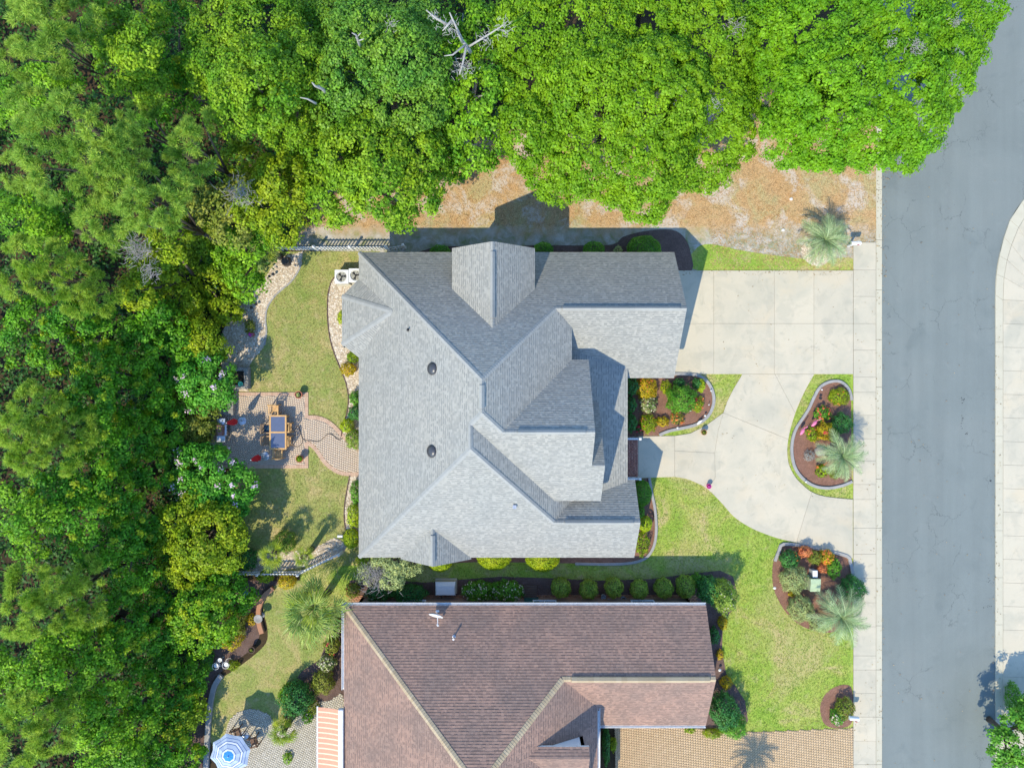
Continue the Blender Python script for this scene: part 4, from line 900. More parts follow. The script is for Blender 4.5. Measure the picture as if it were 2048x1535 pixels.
def twigs(parent, px, py, z, r_px, n=40, mat=None, thick=.013):
    """patch of bare grey twigs in a crown"""
    m = MB(); c = P(px, py, z); r = r_px / sc_(z)
    for k in range(int(n * 1.8)):
        a = c + Vector((random.gauss(0, r * .42), random.gauss(0, r * .42), random.uniform(-.4, .15)))
        d = Vector((random.gauss(0, 1), random.gauss(0, 1), random.uniform(0, .7))).normalized(); L = random.uniform(.25, .6) * r
        b = a + d * L * .5; e = b + (d + Vector((random.gauss(0, .4), random.gauss(0, .4), random.gauss(0, .2)))).normalized() * L * .5
        m.tube([a, b, e], [thick * random.uniform(.5, 1.3), thick * .8, thick * .35], 4, cap=False)
    o = m.build('dead_branches', mat or TWIG, parent); o['kind'] = 'stuff'; o.location = -Vector(parent.location); return o
def limb_px(parent, pts, r0, mat=PALE):
    """bare limb through photo points (px,py,z)"""
    m = MB(); q = [P(*t) for t in pts]; n = len(q)
    m.tube(q, [r0 * (1 - .75 * i / (n - 1)) for i in range(n)], 8); o = m.build('limb', mat, parent, True); o.location = -Vector(parent.location); return o
def tree(label, kind, lobes, ztop, drop=2.5, rs=0.5, nl=95, L=.19, Wd=.13, name='tree', bark=BARK, cover=1.9, gap=.12, group=None, r0=.22, cat='tree', flat=.72, second=None, jit=.48, free=False, rad=(.3, 1.22)):
    lob = lobes_m(lobes, ztop, drop, flat, free); base = (lob[:, 0] * lob[:, 3]).sum() / lob[:, 3].sum(), (lob[:, 1] * lob[:, 3]).sum() / lob[:, 3].sum()
    t = thing(name, (base[0], base[1], 0), label, cat, group)
    c, d = clump_points(lob, rs, cover, gap)
    n = len(c); R = rs * RNG.uniform(.55, 1.35, n)
    ax = unit(d + np.array([0, 0, .55]))
    dirs = unit(sphere_dirs(n * nl, -1.0).reshape(n, nl, 3) + ax[:, None] * .85)
    pos = c[:, None] + dirs * (R[:, None, None] * RNG.uniform(rad[0], rad[1], (n, nl, 1))) * np.array([1, 1, .75])
    nr = dirs + np.array([0, 0, .35])
    leaf_obj('crown', pos.reshape(-1, 3), nr.reshape(-1, 3), L, Wd, K[kind], t, (base[0], base[1], 0), jit)
    if second:       # sprinkling of blossom or paler clumps on the outside
        kd, frac, cnt, l2 = second; s = RNG.uniform(0, 1, n) < frac; cc = c[s] + ax[s] * R[s, None] * .95
        pp = np.repeat(cc, cnt, 0) + RNG.normal(0, .09, (len(cc) * cnt, 3)); leaf_obj('blossom', pp, np.repeat(ax[s], cnt, 0), l2, l2 * .8, K[kd], t, (base[0], base[1], 0))
    limbs(lob, base, bark, t, r0)
    return t
def pine(label, lobes, ztop, kind='pine', drop=2.0, rs=.30, nn=190, L=.14, group=None):
    lob = lobes_m(lobes, ztop, drop, .55); base = lob[:, 0].mean(), lob[:, 1].mean()
    t = thing('pine_tree', (base[0], base[1], 0), label, 'pine tree', group)
    c, d = clump_points(lob, rs, .52, .1, -.2); n = len(c); ax = unit(d + np.array([0, 0, .9])); R = rs * RNG.uniform(.6, 1.3, n)
    dirs = unit(sphere_dirs(n * nn, -1).reshape(n, nn, 3) + ax[:, None] * .7)
    pos = (c[:, None] + dirs * (R[:, None, None] * RNG.uniform(.45, 1.0, (n, nn, 1)))).reshape(-1, 3) - np.array([base[0], base[1], 0]); dd = unit(dirs.reshape(-1, 3) + RNG.normal(0, .35, (n * nn, 3)))
    l = L * RNG.uniform(.7, 1.3, (n * nn, 1)); sd = unit(np.cross(dd, RNG.normal(0, 1, dd.shape))) * .022
    V = np.stack([pos - dd * l * .5 + sd, pos - dd * l * .5 - sd, pos + dd * l], 1).reshape(-1, 3)
    obj('crown', np_mesh('crown', V, np.arange(len(V)), 3, K[kind]), t)
    limbs(lob, base, BARK, t, .14, n=10); return t
GRP = 'broadleaf trees of the wood'
t1 = tree('huge bright green live oak over the straw lot, widest crown of all', 'live_oak', [(1070, 50, 85), (1180, 30, 110), (1300, 30, 120), (1430, 50, 100), (1090, 160, 90), (1200, 160, 110), (1320, 165, 115), (1430, 190, 95), (1060, 255, 60), (1105, 320, 60), (1190, 290, 90), (1300, 290, 100), (1410, 280, 85), (1295, 370, 62), (1235, 345, 55), (1470, 265, 48), (1120, 365, 38), (1130, -40, 60), (1300, -50, 70)], 10.5, 3.5, rs=.38, nl=62, L=.155, Wd=.11, gap=.06, cover=2.5, rad=(.4, 1.15), r0=.4, name='live_oak')
t2 = tree('bright green live oak hanging over the road edge with grey bare patches', 'live_oak2', [(1575, 50, 85), (1690, 40, 120), (1820, 40, 115), (1930, 30, 75), (1985, 5, 38), (1590, 155, 85), (1700, 155, 110), (1820, 150, 110), (1905, 150, 60), (1595, 255, 62), (1680, 255, 68), (1770, 235, 80), (1850, 225, 65), (1640, 290, 38), (1815, 290, 45), (1930, 100, 50), (1720, 290, 38), (1760, -50, 70)], 10, 3.5, rs=.38, nl=62, L=.155, Wd=.11, gap=.06, cover=2.5, rad=(.4, 1.15), r0=.4, name='live_oak')
t3 = tree('light green oak with leafy lobes at the upper left of the bare limbs', 'oak', [(430, 50, 70), (510, 40, 80), (420, 130, 55), (490, 145, 85), (580, 110, 65), (560, 215, 70), (470, 215, 45), (610, 40, 60), (405, 190, 35), (620, 165, 40)], 11, 3, rs=.42, nl=95, L=.155, Wd=.105, gap=.14, name='oak_tree')
t4 = tree('oak with a forked white bare branch standing out of its crown', 'oak2', [(720, 50, 75), (690, 130, 65), (790, 90, 70), (750, 180, 85), (670, 220, 60), (820, 200, 60), (660, 20, 40), (830, 30, 45), (840, 130, 45)], 11, 3, rs=.42, nl=95, L=.155, Wd=.105, gap=.14, name='oak_tree')
t5 = tree('oak whose crown reaches over the white picket fence beside the roof', 'oak', [(640, 310, 75), (720, 300, 85), (810, 300, 75), (670, 375, 58), (760, 375, 70), (825, 390, 50), (862, 345, 42), (600, 270, 55), (800, 428, 24), (640, 412, 28), (880, 300, 30)], 9.5, 3.5, rs=.48, nl=90, L=.17, Wd=.12, gap=.12, name='oak_tree')
t6 = tree('ragged half dead oak with thick pale limbs near the top edge', 'mid', [(960, 40, 45), (880, 60, 28), (970, 180, 60), (930, 230, 45), (985, 120, 35), (950, 290, 45), (900, 320, 35), (880, 180, 35), (910, 110, 26), (925, 20, 30)], 8.0, 2, rs=.5, nl=80, gap=.2, name='oak_tree', bark=PALE)
for pts, r in (([(940, 104, 9.0), (935, 95, 9.5), (925, 82, 10), (908, 45, 11.0), (899, 25, 11.3)], .11), ([(905, 40, 11), (885, 62, 11)], .08), ([(925, 85, 10), (912, 62, 10.8)], .07), ([(935, 95, 9.5), (968, 75, 10.3), (1000, 55, 10.8), (1016, 42, 11)], .06), ([(895, 50, 10.5), (870, 35, 10.8), (852, 20, 11)], .08), ([(930, 90, 9.8), (905, 110, 10), (888, 112, 10)], .06), ([(932, 95, 9.8), (925, 130, 9.6), (918, 150, 9.5)], .07)): limb_px(t6, pts, r)
twigs(t6, 900, 55, 11, 22, 26, PALE); twigs(t6, 870, 35, 10.8, 16, 18, PALE); twigs(t6, 970, 75, 10.3, 20, 22, PALE); twigs(t6, 928, 135, 9.5, 22, 40, PALE); twigs(t6, 1005, 55, 10.9, 22, 26, PALE)
for pts, r in (([(660, 195, 9), (645, 178, 10.2), (630, 172, 10.8), (624, 165, 11)], .10), ([(645, 178, 10.2), (636, 170, 10.6)], .05), ([(632, 207, 10.2), (615, 198, 10.6), (600, 195, 10.8)], .06)): limb_px(t3, pts, r)
for pts, r in (([(722, 98, 9.5), (716, 82, 11), (712, 70, 11.6), (704, 66, 11.8)], .08), ([(716, 82, 11), (728, 78, 11.6)], .05), ([(712, 76, 11.2), (722, 66, 11.8)], .04)): limb_px(t4, pts, r)
twigs(t3, 440, 185, 10, 20, 30); twigs(t4, 780, 45, 11, 14, 20)
twigs(t2, 1835, 97, 10.0, 22, 60); twigs(t2, 1785, 85, 10, 12, 24, PALE); twigs(t2, 1830, 255, 8.6, 24, 46, PALE); twigs(t2, 1890, 160, 8.6, 24, 36); twigs(t2, 1915, 40, 9.2, 16, 24); twigs(t2, 1762, 283, 7.5, 12, 26); twigs(t2, 1470, 55, 8.5, 24, 40); twigs(t1, 1435, 205, 9.8, 14, 16)
tree('yellow green tree below the oaks beside the pines', 'yellow', [(550, 350, 48), (515, 410, 55), (570, 400, 40), (475, 325, 42), (560, 450, 34), (590, 350, 30)], 8, 2, rs=.42, nl=80, L=.16, Wd=.12)
tt = tree('small tree with a grey twiggy top between pines and oaks', 'olive', [(440, 420, 48), (480, 385, 30), (400, 400, 32), (460, 455, 32)], 7.5, 1.5, rs=.42, nl=75, L=.16, Wd=.12); twigs(tt, 478, 385, 8.2, 34, 90)
tt = tree('wide yellow green tree with a grey twiggy crown beside the pebble bed', 'yellow', [(300, 530, 52), (370, 545, 60), (420, 565, 50), (330, 470, 40), (400, 480, 40), (350, 600, 42), (440, 610, 38), (270, 580, 34)], 7.5, 2.2, rs=.42, nl=85, L=.16, Wd=.12); twigs(tt, 275, 500, 8, 34, 110); twigs(tt, 300, 545, 8, 22, 50)
tree('dark tree overhanging the small palm at the fence end', 'mid', [(460, 510, 45), (440, 480, 35), (490, 480, 35), (480, 555, 34), (510, 440, 34)], 6, 1.5, rs=.42, nl=75)
# pines along the left
pine('pine with blue green tufts, uppermost on the left edge', [(50, 40, 60), (110, 90, 50), (20, 110, 45), (150, 30, 45), (60, -20, 60)], 13)
pine('large pine whose crown stretches widest on the left side', [(60, 270, 60), (130, 230, 60), (100, 330, 65), (180, 290, 60), (50, 210, 45), (190, 360, 50), (30, 330, 45)], 14)
pine('pine with round tufts just right of the large pine', [(240, 360, 60), (200, 430, 60), (280, 410, 60), (330, 370, 45), (250, 290, 45), (320, 430, 40), (230, 480, 35)], 13.5)
pine('pine at the left edge with a pale drooping crown', [(40, 510, 45), (100, 520, 45), (150, 560, 50), (190, 590, 40), (90, 560, 40), (150, 600, 35), (20, 560, 35)], 13, 'pine2')
pine('blue green pine standing alone between oaks and the large pine', [(370, 270, 36), (400, 240, 30), (355, 320, 34), (390, 330, 28)], 12)
pine('slender pine in the dark gap of the wood', [(265, 240, 36), (300, 210, 26), (250, 270, 26)], 9.5)
pine('pale needled pine left of the dark vine thicket', [(60, 820, 60), (120, 850, 55), (40, 900, 55), (100, 910, 50), (150, 870, 35), (10, 850, 45)], 12.5, 'pine2')
pine('yellowish pine in the lower left of the wood', [(50, 1180, 55), (110, 1170, 45), (30, 1240, 45), (150, 1200, 45), (80, 1230, 45), (170, 1150, 35)], 12.5, 'pine2')
pine('small pine tuft beside the yellowish pine', [(160, 1245, 34), (135, 1230, 26), (185, 1230, 24)], 11, 'pine2')
pine('pine in the bottom left corner', [(40, 1430, 55), (90, 1480, 50), (20, 1500, 50), (110, 1420, 40)], 12, 'pine2')
# broadleaf trees of the left wood
for lab, kd, lb, zt in [
    ('sunlit broadleaf tree above the dark gap near the top left', 'oak', [(220, 60, 50), (270, 90, 45), (230, 130, 50), (290, 150, 40), (200, 20, 45), (270, 20, 40)], 10.5),
    ('broadleaf tree right below the blue green pine at the top left', 'mid', [(30, 180, 45), (80, 160, 40), (120, 150, 30), (20, 230, 30)], 8.5),
    ('shaded young tree in the dark gap of the upper wood', 'dark', [(330, 100, 45), (350, 40, 40), (320, 170, 40), (360, 150, 30), (300, 250, 30)], 6.5),
    ('bright leafed tree at the left edge under the large pine', 'mid', [(40, 430, 50), (80, 460, 40), (110, 420, 40), (20, 400, 30)], 8.5),
    ('dark leafed tree in the hollow under the pale pine', 'dark', [(60, 640, 50), (130, 650, 45), (200, 660, 45), (30, 690, 40), (100, 700, 45)], 6.5),
    ('deep green vine covered tree, largest of the dark thicket', 'dark', [(190, 740, 60), (260, 720, 55), (240, 790, 65), (170, 800, 50), (300, 770, 45), (310, 700, 35), (320, 820, 40)], 9.5),
    ('vine covered tree with pale shoots left of the grill', 'dark', [(250, 880, 60), (310, 870, 45), (200, 900, 50), (280, 940, 50), (340, 910, 30), (180, 850, 34)], 9),
    ('dark tree below the pale needled pine', 'dark', [(150, 960, 55), (90, 1000, 50), (200, 990, 50), (130, 1040, 50), (240, 1030, 40)], 9),
    ('white flecked tree on the left edge', 'mid', [(30, 970, 40), (60, 1030, 38), (20, 1040, 34), (50, 1080, 40)], 9.5),
    ('dark tree left of the big yellow green crown', 'dark', [(270, 1060, 50), (220, 1090, 48), (290, 1120, 42), (170, 1100, 40), (250, 1150, 40)], 8.5),
    ('dark glossy tree in the middle of the lower wood', 'dark', [(230, 1240, 52), (290, 1230, 45), (260, 1290, 52), (200, 1300, 45), (310, 1280, 38)], 9),
    ('tree with yellow shoots in the lower wood', 'mid', [(160, 1310, 45), (110, 1300, 42), (180, 1360, 42), (130, 1360, 40)], 9.5),
    ('bright tree on the left edge of the lower wood', 'mid', [(30, 1330, 50), (70, 1370, 45), (20, 1390, 40), (80, 1310, 34)], 10),
    ('dark tree nearest the neighbour garden border', 'dark', [(310, 1350, 50), (270, 1390, 45), (350, 1370, 42), (330, 1410, 45), (370, 1340, 30)], 7.5),
    ('tree with a rounded crown right of the bottom left corner', 'mid', [(200, 1430, 52), (250, 1470, 48), (180, 1500, 50), (150, 1450, 40), (230, 1530, 45)], 9.5),
    ('bright tree leaning over the neighbour garden at the bottom', 'yellow', [(375, 1430, 30), (350, 1455, 30), (385, 1400, 18)], 6),
    ('dark tree at the bottom edge left of the blue striped umbrella', 'dark', [(320, 1500, 50), (290, 1540, 45), (370, 1520, 35), (340, 1560, 40)], 7)]:
    tree(lab, kd, lb, zt, 2.0, rs=.52, nl=125, L=.155, Wd=.115, gap=.22, cover=1.55, rad=(.5, 1.08), group=GRP, second=('yellow', .3, 45, .15) if kd == 'dark' else None)
# garden trees behind the houses
MY = dict(name='crape_myrtle', cat='crape myrtle', rs=.36, nl=70, L=.17, Wd=.11, second=('fl_pink', .12, 20, .11), r0=.09, gap=.14, free=True)
tree('crape myrtle with pink white blossom beside the raised planter', 'myrtle', [(390, 755, 42), (420, 775, 36), (365, 735, 32), (430, 745, 26), (400, 800, 26), (440, 775, 18)], 3.5, .9, **MY)
tree('crape myrtle with pink white blossom below the patio', 'myrtle', [(420, 945, 50), (460, 975, 40), (385, 930, 36), (400, 990, 44), (450, 1010, 34), (360, 960, 26), (485, 985, 20)], 3.4, .9, **MY)
tree('olive toned bushy tree left of the grill', 'olive', [(360, 825, 42), (390, 850, 34), (330, 815, 30), (400, 820, 26)], 2.0, .5, rs=.36, nl=70, L=.15, Wd=.1, free=True)
tree('round yellow green tree below the larger crape myrtle', 'yellow', [(350, 1050, 48), (420, 1060, 44), (385, 1100, 55), (440, 1110, 36), (340, 1110, 40), (390, 1020, 30), (370, 1150, 34), (460, 1080, 26)], 4.6, 1.4, rs=.42, nl=85, L=.16, Wd=.12, free=True)
tree('light green tree over the neighbour garden border', 'mid', [(390, 1215, 48), (420, 1250, 40), (360, 1240, 36), (430, 1200, 30), (390, 1280, 30)], 4.0, 1.0, rs=.42, nl=80, L=.18, Wd=.13, second=('yellow', .3, 40, .15), free=True)
tree('dark shaded tree beside the blue bird house', 'dark', [(440, 1180, 36), (470, 1195, 28), (420, 1165, 26)], 3.0, .6, rs=.4, nl=70, free=True)
tree('yellow green young tree beside the tall grass at the pebble bed', 'yellow', [(395, 680, 34), (420, 700, 26), (375, 710, 28), (400, 650, 24)], 3.0, .6, rs=.36, nl=70, L=.15, Wd=.11, free=True)
tree('dark leafed tree between the pebble bed and the vine thicket', 'dark', [(330, 650, 40), (300, 620, 36), (350, 690, 30), (280, 670, 34)], 5, 1, rs=.42, nl=70)
tree('lush tree leaning in at the bottom right corner over the pavement', 'green', [(2020, 1495, 28), (2052, 1465, 34), (2065, 1500, 42), (2000, 1515, 16), (2035, 1535, 34), (2085, 1440, 40)], 3.6, .8, rs=.4, nl=85, L=.17, Wd=.12, r0=.15)
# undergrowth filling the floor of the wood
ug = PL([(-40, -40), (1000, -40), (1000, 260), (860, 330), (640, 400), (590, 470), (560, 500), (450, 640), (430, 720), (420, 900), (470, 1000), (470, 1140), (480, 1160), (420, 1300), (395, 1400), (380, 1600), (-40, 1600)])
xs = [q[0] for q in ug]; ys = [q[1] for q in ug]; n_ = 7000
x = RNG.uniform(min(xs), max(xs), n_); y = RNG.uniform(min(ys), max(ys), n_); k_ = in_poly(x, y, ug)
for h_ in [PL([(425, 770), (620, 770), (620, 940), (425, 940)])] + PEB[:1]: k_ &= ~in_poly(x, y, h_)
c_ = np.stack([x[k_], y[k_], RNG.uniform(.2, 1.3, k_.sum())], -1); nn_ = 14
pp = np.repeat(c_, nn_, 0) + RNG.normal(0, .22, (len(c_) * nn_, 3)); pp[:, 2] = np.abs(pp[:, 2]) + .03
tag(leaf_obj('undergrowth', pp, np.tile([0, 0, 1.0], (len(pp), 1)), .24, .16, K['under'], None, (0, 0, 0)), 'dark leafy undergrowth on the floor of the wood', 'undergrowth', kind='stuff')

# ---------------------------------------------------------------- shrubs
def shrub(label, kind, px, py, rpx, h, ry=None, L=.085, Wd=.06, dens=1.0, flowers=None, name='shrub', cat='shrub', group=None, shape=.5, rough=.2, box=False):
    """dense clipped or loose shrub: leaf shell on a stem; centre given at half its height"""
    q = P(px, py, h * .5); r = rpx / sc_(h * .5); r2 = (ry or rpx) / sc_(h * .5)
    t = thing(name, (q.x, q.y, 0), label, cat, group)
    area = 3.5 * r * r2 + 2.5 * h * (r + r2) * .5; n = int(dens * 1.9 * area / (L * Wd * .5))
    d = sphere_dirs(n, -.75)
    if box: d = d / np.maximum(np.abs(d).max(1, keepdims=True), 1e-3) * .9 + d * .1
    lump = 1 + rough * np.sin(d[:, 0] * 7 + px) * np.cos(d[:, 1] * 6 + py) + RNG.normal(0, rough * .35, n)
    pos = d * np.array([r, r2, h * shape])[None] * (lump * RNG.uniform(.8, 1.0, n) ** .5)[:, None] + np.array([0, 0, h * (1 - shape)])
    pos[:, 2] = np.maximum(pos[:, 2], .03)
    leaf_obj('foliage', pos, d + np.array([0, 0, .2]), L, Wd, K[kind], t, (0, 0, 0), .6)
    if flowers:
        for kd, cnt, fl in flowers:
            dd = sphere_dirs(cnt, .15); pf = dd * np.array([r, r2, h * shape]) * 1.03 + np.array([0, 0, h * (1 - shape)])
            pf = np.repeat(pf, 8, 0) + RNG.normal(0, fl * .35, (cnt * 8, 3)); leaf_obj('flower_heads', pf, np.repeat(dd, 8, 0) + np.array([0, 0, .4]), fl, fl * .8, K[kd], t, (0, 0, 0))
    m = MB()
    for k in range(4):
        a = k * 1.57 + .4; m.tube([(0, 0, 0), (r * .3 * math.cos(a), r2 * .3 * math.sin(a), h * .5), (r * .55 * math.cos(a), r2 * .55 * math.sin(a), h * .8)], [.03, .02, .008], 5)
    m.build('stem', BARK, t); return t
# clipped lime shrubs along the lower wall of the grey house
for px, py, r, lab in ((880, 1124, 24, 'leftmost'), (988, 1113, 34, 'middle'), (1085, 1116, 34, 'rightmost')):
    shrub('clipped lime yellow shrub under the lower eave, %s of three' % lab, 'lime', px, py, r, 1.15, r * .78, rough=.04, L=.07, Wd=.05, group='lime shrubs under the eave')
shrub('rounded lime yellow shrub at the lower left house corner', 'lime', 703, 1076, 16, 1.1, 20, rough=.05)
shrub('low lime hedge under the lower left corner eave', 'lime', 738, 1120, 26, .8, 14)
for px, py, rx, ry, h, kd, lab in [(712, 985, 10, 24, 1.0, 'green', 'dark leaved shrub below the garden path against the house'), (708, 1030, 13, 24, 1.1, 'lime', 'yellow green shrub row above the rounded lime shrub'), (684, 634, 8, 14, .8, 'lime', 'small bright shrub tucked under the bay roof'),
                                   (706, 713, 12, 12, .8, 'yellow', 'small leafy shrub below the bay corner'), (697, 738, 15, 13, .8, 'gold', 'golden leaved shrub on the pebble strip'), (712, 796, 12, 14, 1.0, 'green', 'green shrub above the lime ball by the path'), (711, 825, 14, 14, 1.0, 'deep', 'dark shrub between two green ones on the pebble strip'),
                                   (694, 851, 13, 14, .9, 'lime', 'lime ball shrub where the path meets the pebbles'), (710, 878, 18, 19, 1.2, 'boxwood', 'large dull green ball shrub beside the garden path')]:
    shrub(lab, kd, px, py, rx, h, ry)
# shaded shrubs along the upper wall
for px, py, r, h, lab in ((880, 507, 22, .9, 'smallest shaded shrub along the upper wall near the fence gate'), (1087, 500, 20, 1.0, 'shaded green shrub right of the upper gable'), (1188, 500, 22, 1.0, 'shaded green shrub midway along the upper garage wall'), (1288, 498, 34, 1.3, 'large shaded dome shrub near the garage corner')):
    shrub(lab, 'green', px, py, r, h, r * .8, rough=.05)
shrub('small pale weed between two shaded shrubs', 'sage', 1236, 500, 8, .5)
# bed beside the front right corner
shrub('smooth dark green dome shrub beside the porch step', 'green', 1283, 986, 20, 1.2, 27, rough=.03, L=.06, Wd=.045)
shrub('small green ball shrub between the dome and the lime shrub', 'green', 1280, 1024, 9, .8, 12)
shrub('lime green ball shrub at the front house corner', 'lime', 1290, 1047, 14, .9, 16, rough=.04)
shrub('loose leafy shrub at the lower front corner of the house', 'yellow', 1284, 1086, 15, .8, 24, L=.14, Wd=.06, dens=.7)
# bed 1
for a in [('glowing yellow orange shrub under the garage eave', 'gold', 1291, 776, 22, .9, 22, .12, .05, 1.0, [('fl_orange', 20, .06)]), ('dark shrub behind the glowing yellow one', 'deep', 1262, 770, 14, 1.2, 20, .1, .07, 1.0, None), ('small green flowering bush beside the large round one', 'yellow', 1332, 774, 11, .6, 13, .1, .05, .8, None),
          ('shaded leafy bush between garage corner and round bush', 'deep', 1358, 766, 12, .6, 10, .1, .06, .7, None), ('large round green bush in the middle of the entry bed', 'green', 1362, 798, 29, 1.7, 27, .09, .06, 1.1, None), ('rose bush with pale blossom near the wall', 'varieg', 1296, 808, 17, .7, 18, .11, .06, .8, [('fl_white', 14, .07)]),
          ('narrow lime bush at the curved kerb', 'lime', 1402, 771, 7, .8, 13, .09, .05, 1.0, None), ('dark green ball beside the narrow lime bush', 'deep', 1393, 767, 8, .8, 10, .09, .05, 1.0, None), ('leafy lily clump with orange red flowers by the curved kerb', 'yellow', 1396, 808, 11, .5, 17, .16, .04, .8, [('fl_orange', 5, .12), ('fl_red', 4, .1)]),
          ('low orange flowering plant below the round bush', 'olive', 1355, 836, 14, .4, 12, .12, .05, .6, [('fl_orange', 16, .09)]), ('green and orange croton at the lower wall corner of the bed', 'yellow', 1297, 847, 17, .7, 18, .12, .05, .9, [('fl_orange', 10, .07)]), ('small yellow shrub between croton and orange flowers', 'gold', 1325, 843, 13, .5, 10, .1, .05, .9, None),
          ('red flowering plant beside the porch rail', 'deep', 1280, 858, 8, .4, 7, .09, .05, .8, [('fl_red', 9, .1)]), ('dark shrub against the porch wall, upper one', 'deep', 1262, 808, 10, .9, 16, .1, .07, 1.0, None), ('dark shrub against the porch wall, lower one', 'deep', 1262, 845, 12, .9, 18, .1, .07, 1.0, None)]:
    lab, kd, px, py, r, h, ry, L_, W_, dn_, fl = a; shrub(lab, kd, px, py, r, h, ry, L_, W_, dn_, fl)
# island bed
for a in [('bright green strap leaved clump at the top of the island bed', 'yellow', 1678, 793, 20, .6, 17, .28, .035, 1.0, [('fl_orange', 6, .06)]), ('red orange flowering rose above the pink flamingos', 'green', 1644, 827, 16, .6, 15, .12, .06, .8, [('fl_red', 7, .08), ('fl_orange', 12, .09)]), ('dark shaded dome shrub in the island bed', 'deep', 1683, 846, 19, 1.1, 20, .08, .05, 1.0, None),
          ('bright yellow ball shrub beside the dark dome', 'gold', 1650, 862, 15, 1.0, 17, .09, .06, 1.1, [('fl_red', 3, .12)]), ('green ball shrub touching the yellow one', 'boxwood', 1665, 868, 9, .9, 15, .08, .05, 1.0, None), ('orange speckled croton below the flamingos', 'yellow', 1626, 868, 14, .5, 15, .14, .05, .8, [('fl_orange', 8, .07)]),
          ('grey leaved plant in the island bed left of the palm', 'grey', 1619, 911, 11, .4, 11, .2, .02, .5, None), ('leafy plant with one orange bloom under the palm', 'yellow', 1644, 941, 12, .5, 13, .14, .06, .8, [('fl_orange', 2, .14)]), ('grassy tuft below the island palm', 'olive', 1669, 945, 12, .45, 12, .3, .03, .8, None)]:
    lab, kd, px, py, r, h, ry, L_, W_, dn_, fl = a; shrub(lab, kd, px, py, r, h, ry, L_, W_, dn_, fl)
# utility bed
for a in [('fiery orange red shrub at the top of the utility bed', 'red', 1610, 1102, 13, .9, 11, .13, .05, 1.0, None), ('orange yellow croton right of the fiery one', 'gold', 1652, 1113, 14, .8, 14, .13, .05, .9, [('fl_orange', 20, .09)]), ('reddish croton above the small grey box', 'red', 1645, 1135, 10, .6, 9, .12, .05, .7, None), ('olive fuzzy shrub between the orange ones', 'olive', 1630, 1114, 14, .8, 13, .1, .05, .8, None),
          ('dark green mixed bush at the left top of the utility bed', 'deep', 1578, 1118, 18, 1.0, 18, .11, .06, .9, [('fl_orange', 4, .06)]), ('bright green and dark bush right of the grey box', 'green', 1667, 1136, 13, .8, 20, .13, .06, .9, None), ('silvery round shrub left of the green utility box', 'sage', 1587, 1158, 26, 1.3, 26, .08, .05, 1.0, None),
          ('pale clipped ball shrub below the green utility box', 'sage', 1602, 1216, 24, 1.2, 25, .075, .05, 1.1, None), ('pale clipped ball shrub partly under the lower palm', 'sage', 1641, 1248, 22, .9, 15, .075, .05, 1.1, None), ('smooth dark ball shrub beside the pavement and lower palm', 'deep', 1704, 1176, 24, 1.5, 24, .07, .05, 1.1, None), ('little yellow flower clump between two pale balls', 'gold', 1583, 1187, 7, .3, 5, .08, .05, .9, None)]:
    lab, kd, px, py, r, h, ry, L_, W_, dn_, fl = a; shrub(lab, kd, px, py, r, h, ry, L_, W_, dn_, fl)
# side bed between the houses
ordn = ['first', 'second', 'third', 'fourth', 'fifth', 'sixth']
for i, (px, py, r, ry) in enumerate(((1122, 1174, 20, 20), (1177, 1177, 19, 19), (1228, 1174, 19, 20), (1278, 1177, 18, 19), (1327, 1175, 19, 20), (1371, 1172, 19, 23))):
    shrub('clipped ball shrub in the row between the houses, %s from the wooden step' % ordn[i], 'boxwood', px, py, r, 1.5, ry, L=.075, Wd=.05, rough=.1, group='ball shrubs between the houses')
for a in [('feathery green shrub after the last clipped ball', 'green', 1393, 1160, 14, .9, 14, .16, .03, .9, None), ('large dark bush at the brown house corner', 'deep', 1416, 1178, 20, 2.2, 26, .1, .07, 1.0, None), ('speckled cream and green shrub on the lawn corner', 'boxwood', 1444, 1190, 27, 2.7, 30, .09, .06, 1.0, [('fl_white', 26, .045)]),
          ('flowering shrub between white unit and step, left one', 'green', 955, 1181, 32, 1.2, 20, .1, .06, 1.0, [('fl_white', 60, .055)]), ('flowering shrub between white unit and step, right one', 'green', 1015, 1181, 32, 1.2, 21, .1, .06, 1.0, [('fl_white', 60, .055)]), ('dark clipped hedge mound left of the white unit', 'deep', 818, 1187, 34, 1.3, 18, .08, .055, 1.1, None),
          ('dark glossy shrub left of the hedge mound', 'deep', 760, 1185, 26, 1.1, 18, .12, .08, .9, [('fl_white', 5, .06)]), ('red green shrub at the brown roof corner', 'olive', 706, 1180, 14, .9, 14, .13, .07, .9, [('fl_red', 5, .07)])]:
    lab, kd, px, py, r, h, ry, L_, W_, dn_, fl = a; shrub(lab, kd, px, py, r, h, ry, L_, W_, dn_, fl)
tt = tree('sage green small tree with a grey dead half between the houses', 'sage', [(790, 1135, 26), (820, 1132, 20), (780, 1160, 20), (732, 1150, 16), (760, 1120, 18)], 3.0, .6, rs=.28, nl=60, L=.12, Wd=.08, r0=.06); twigs(tt, 752, 1150, 2.7, 34, 190, thick=.012)
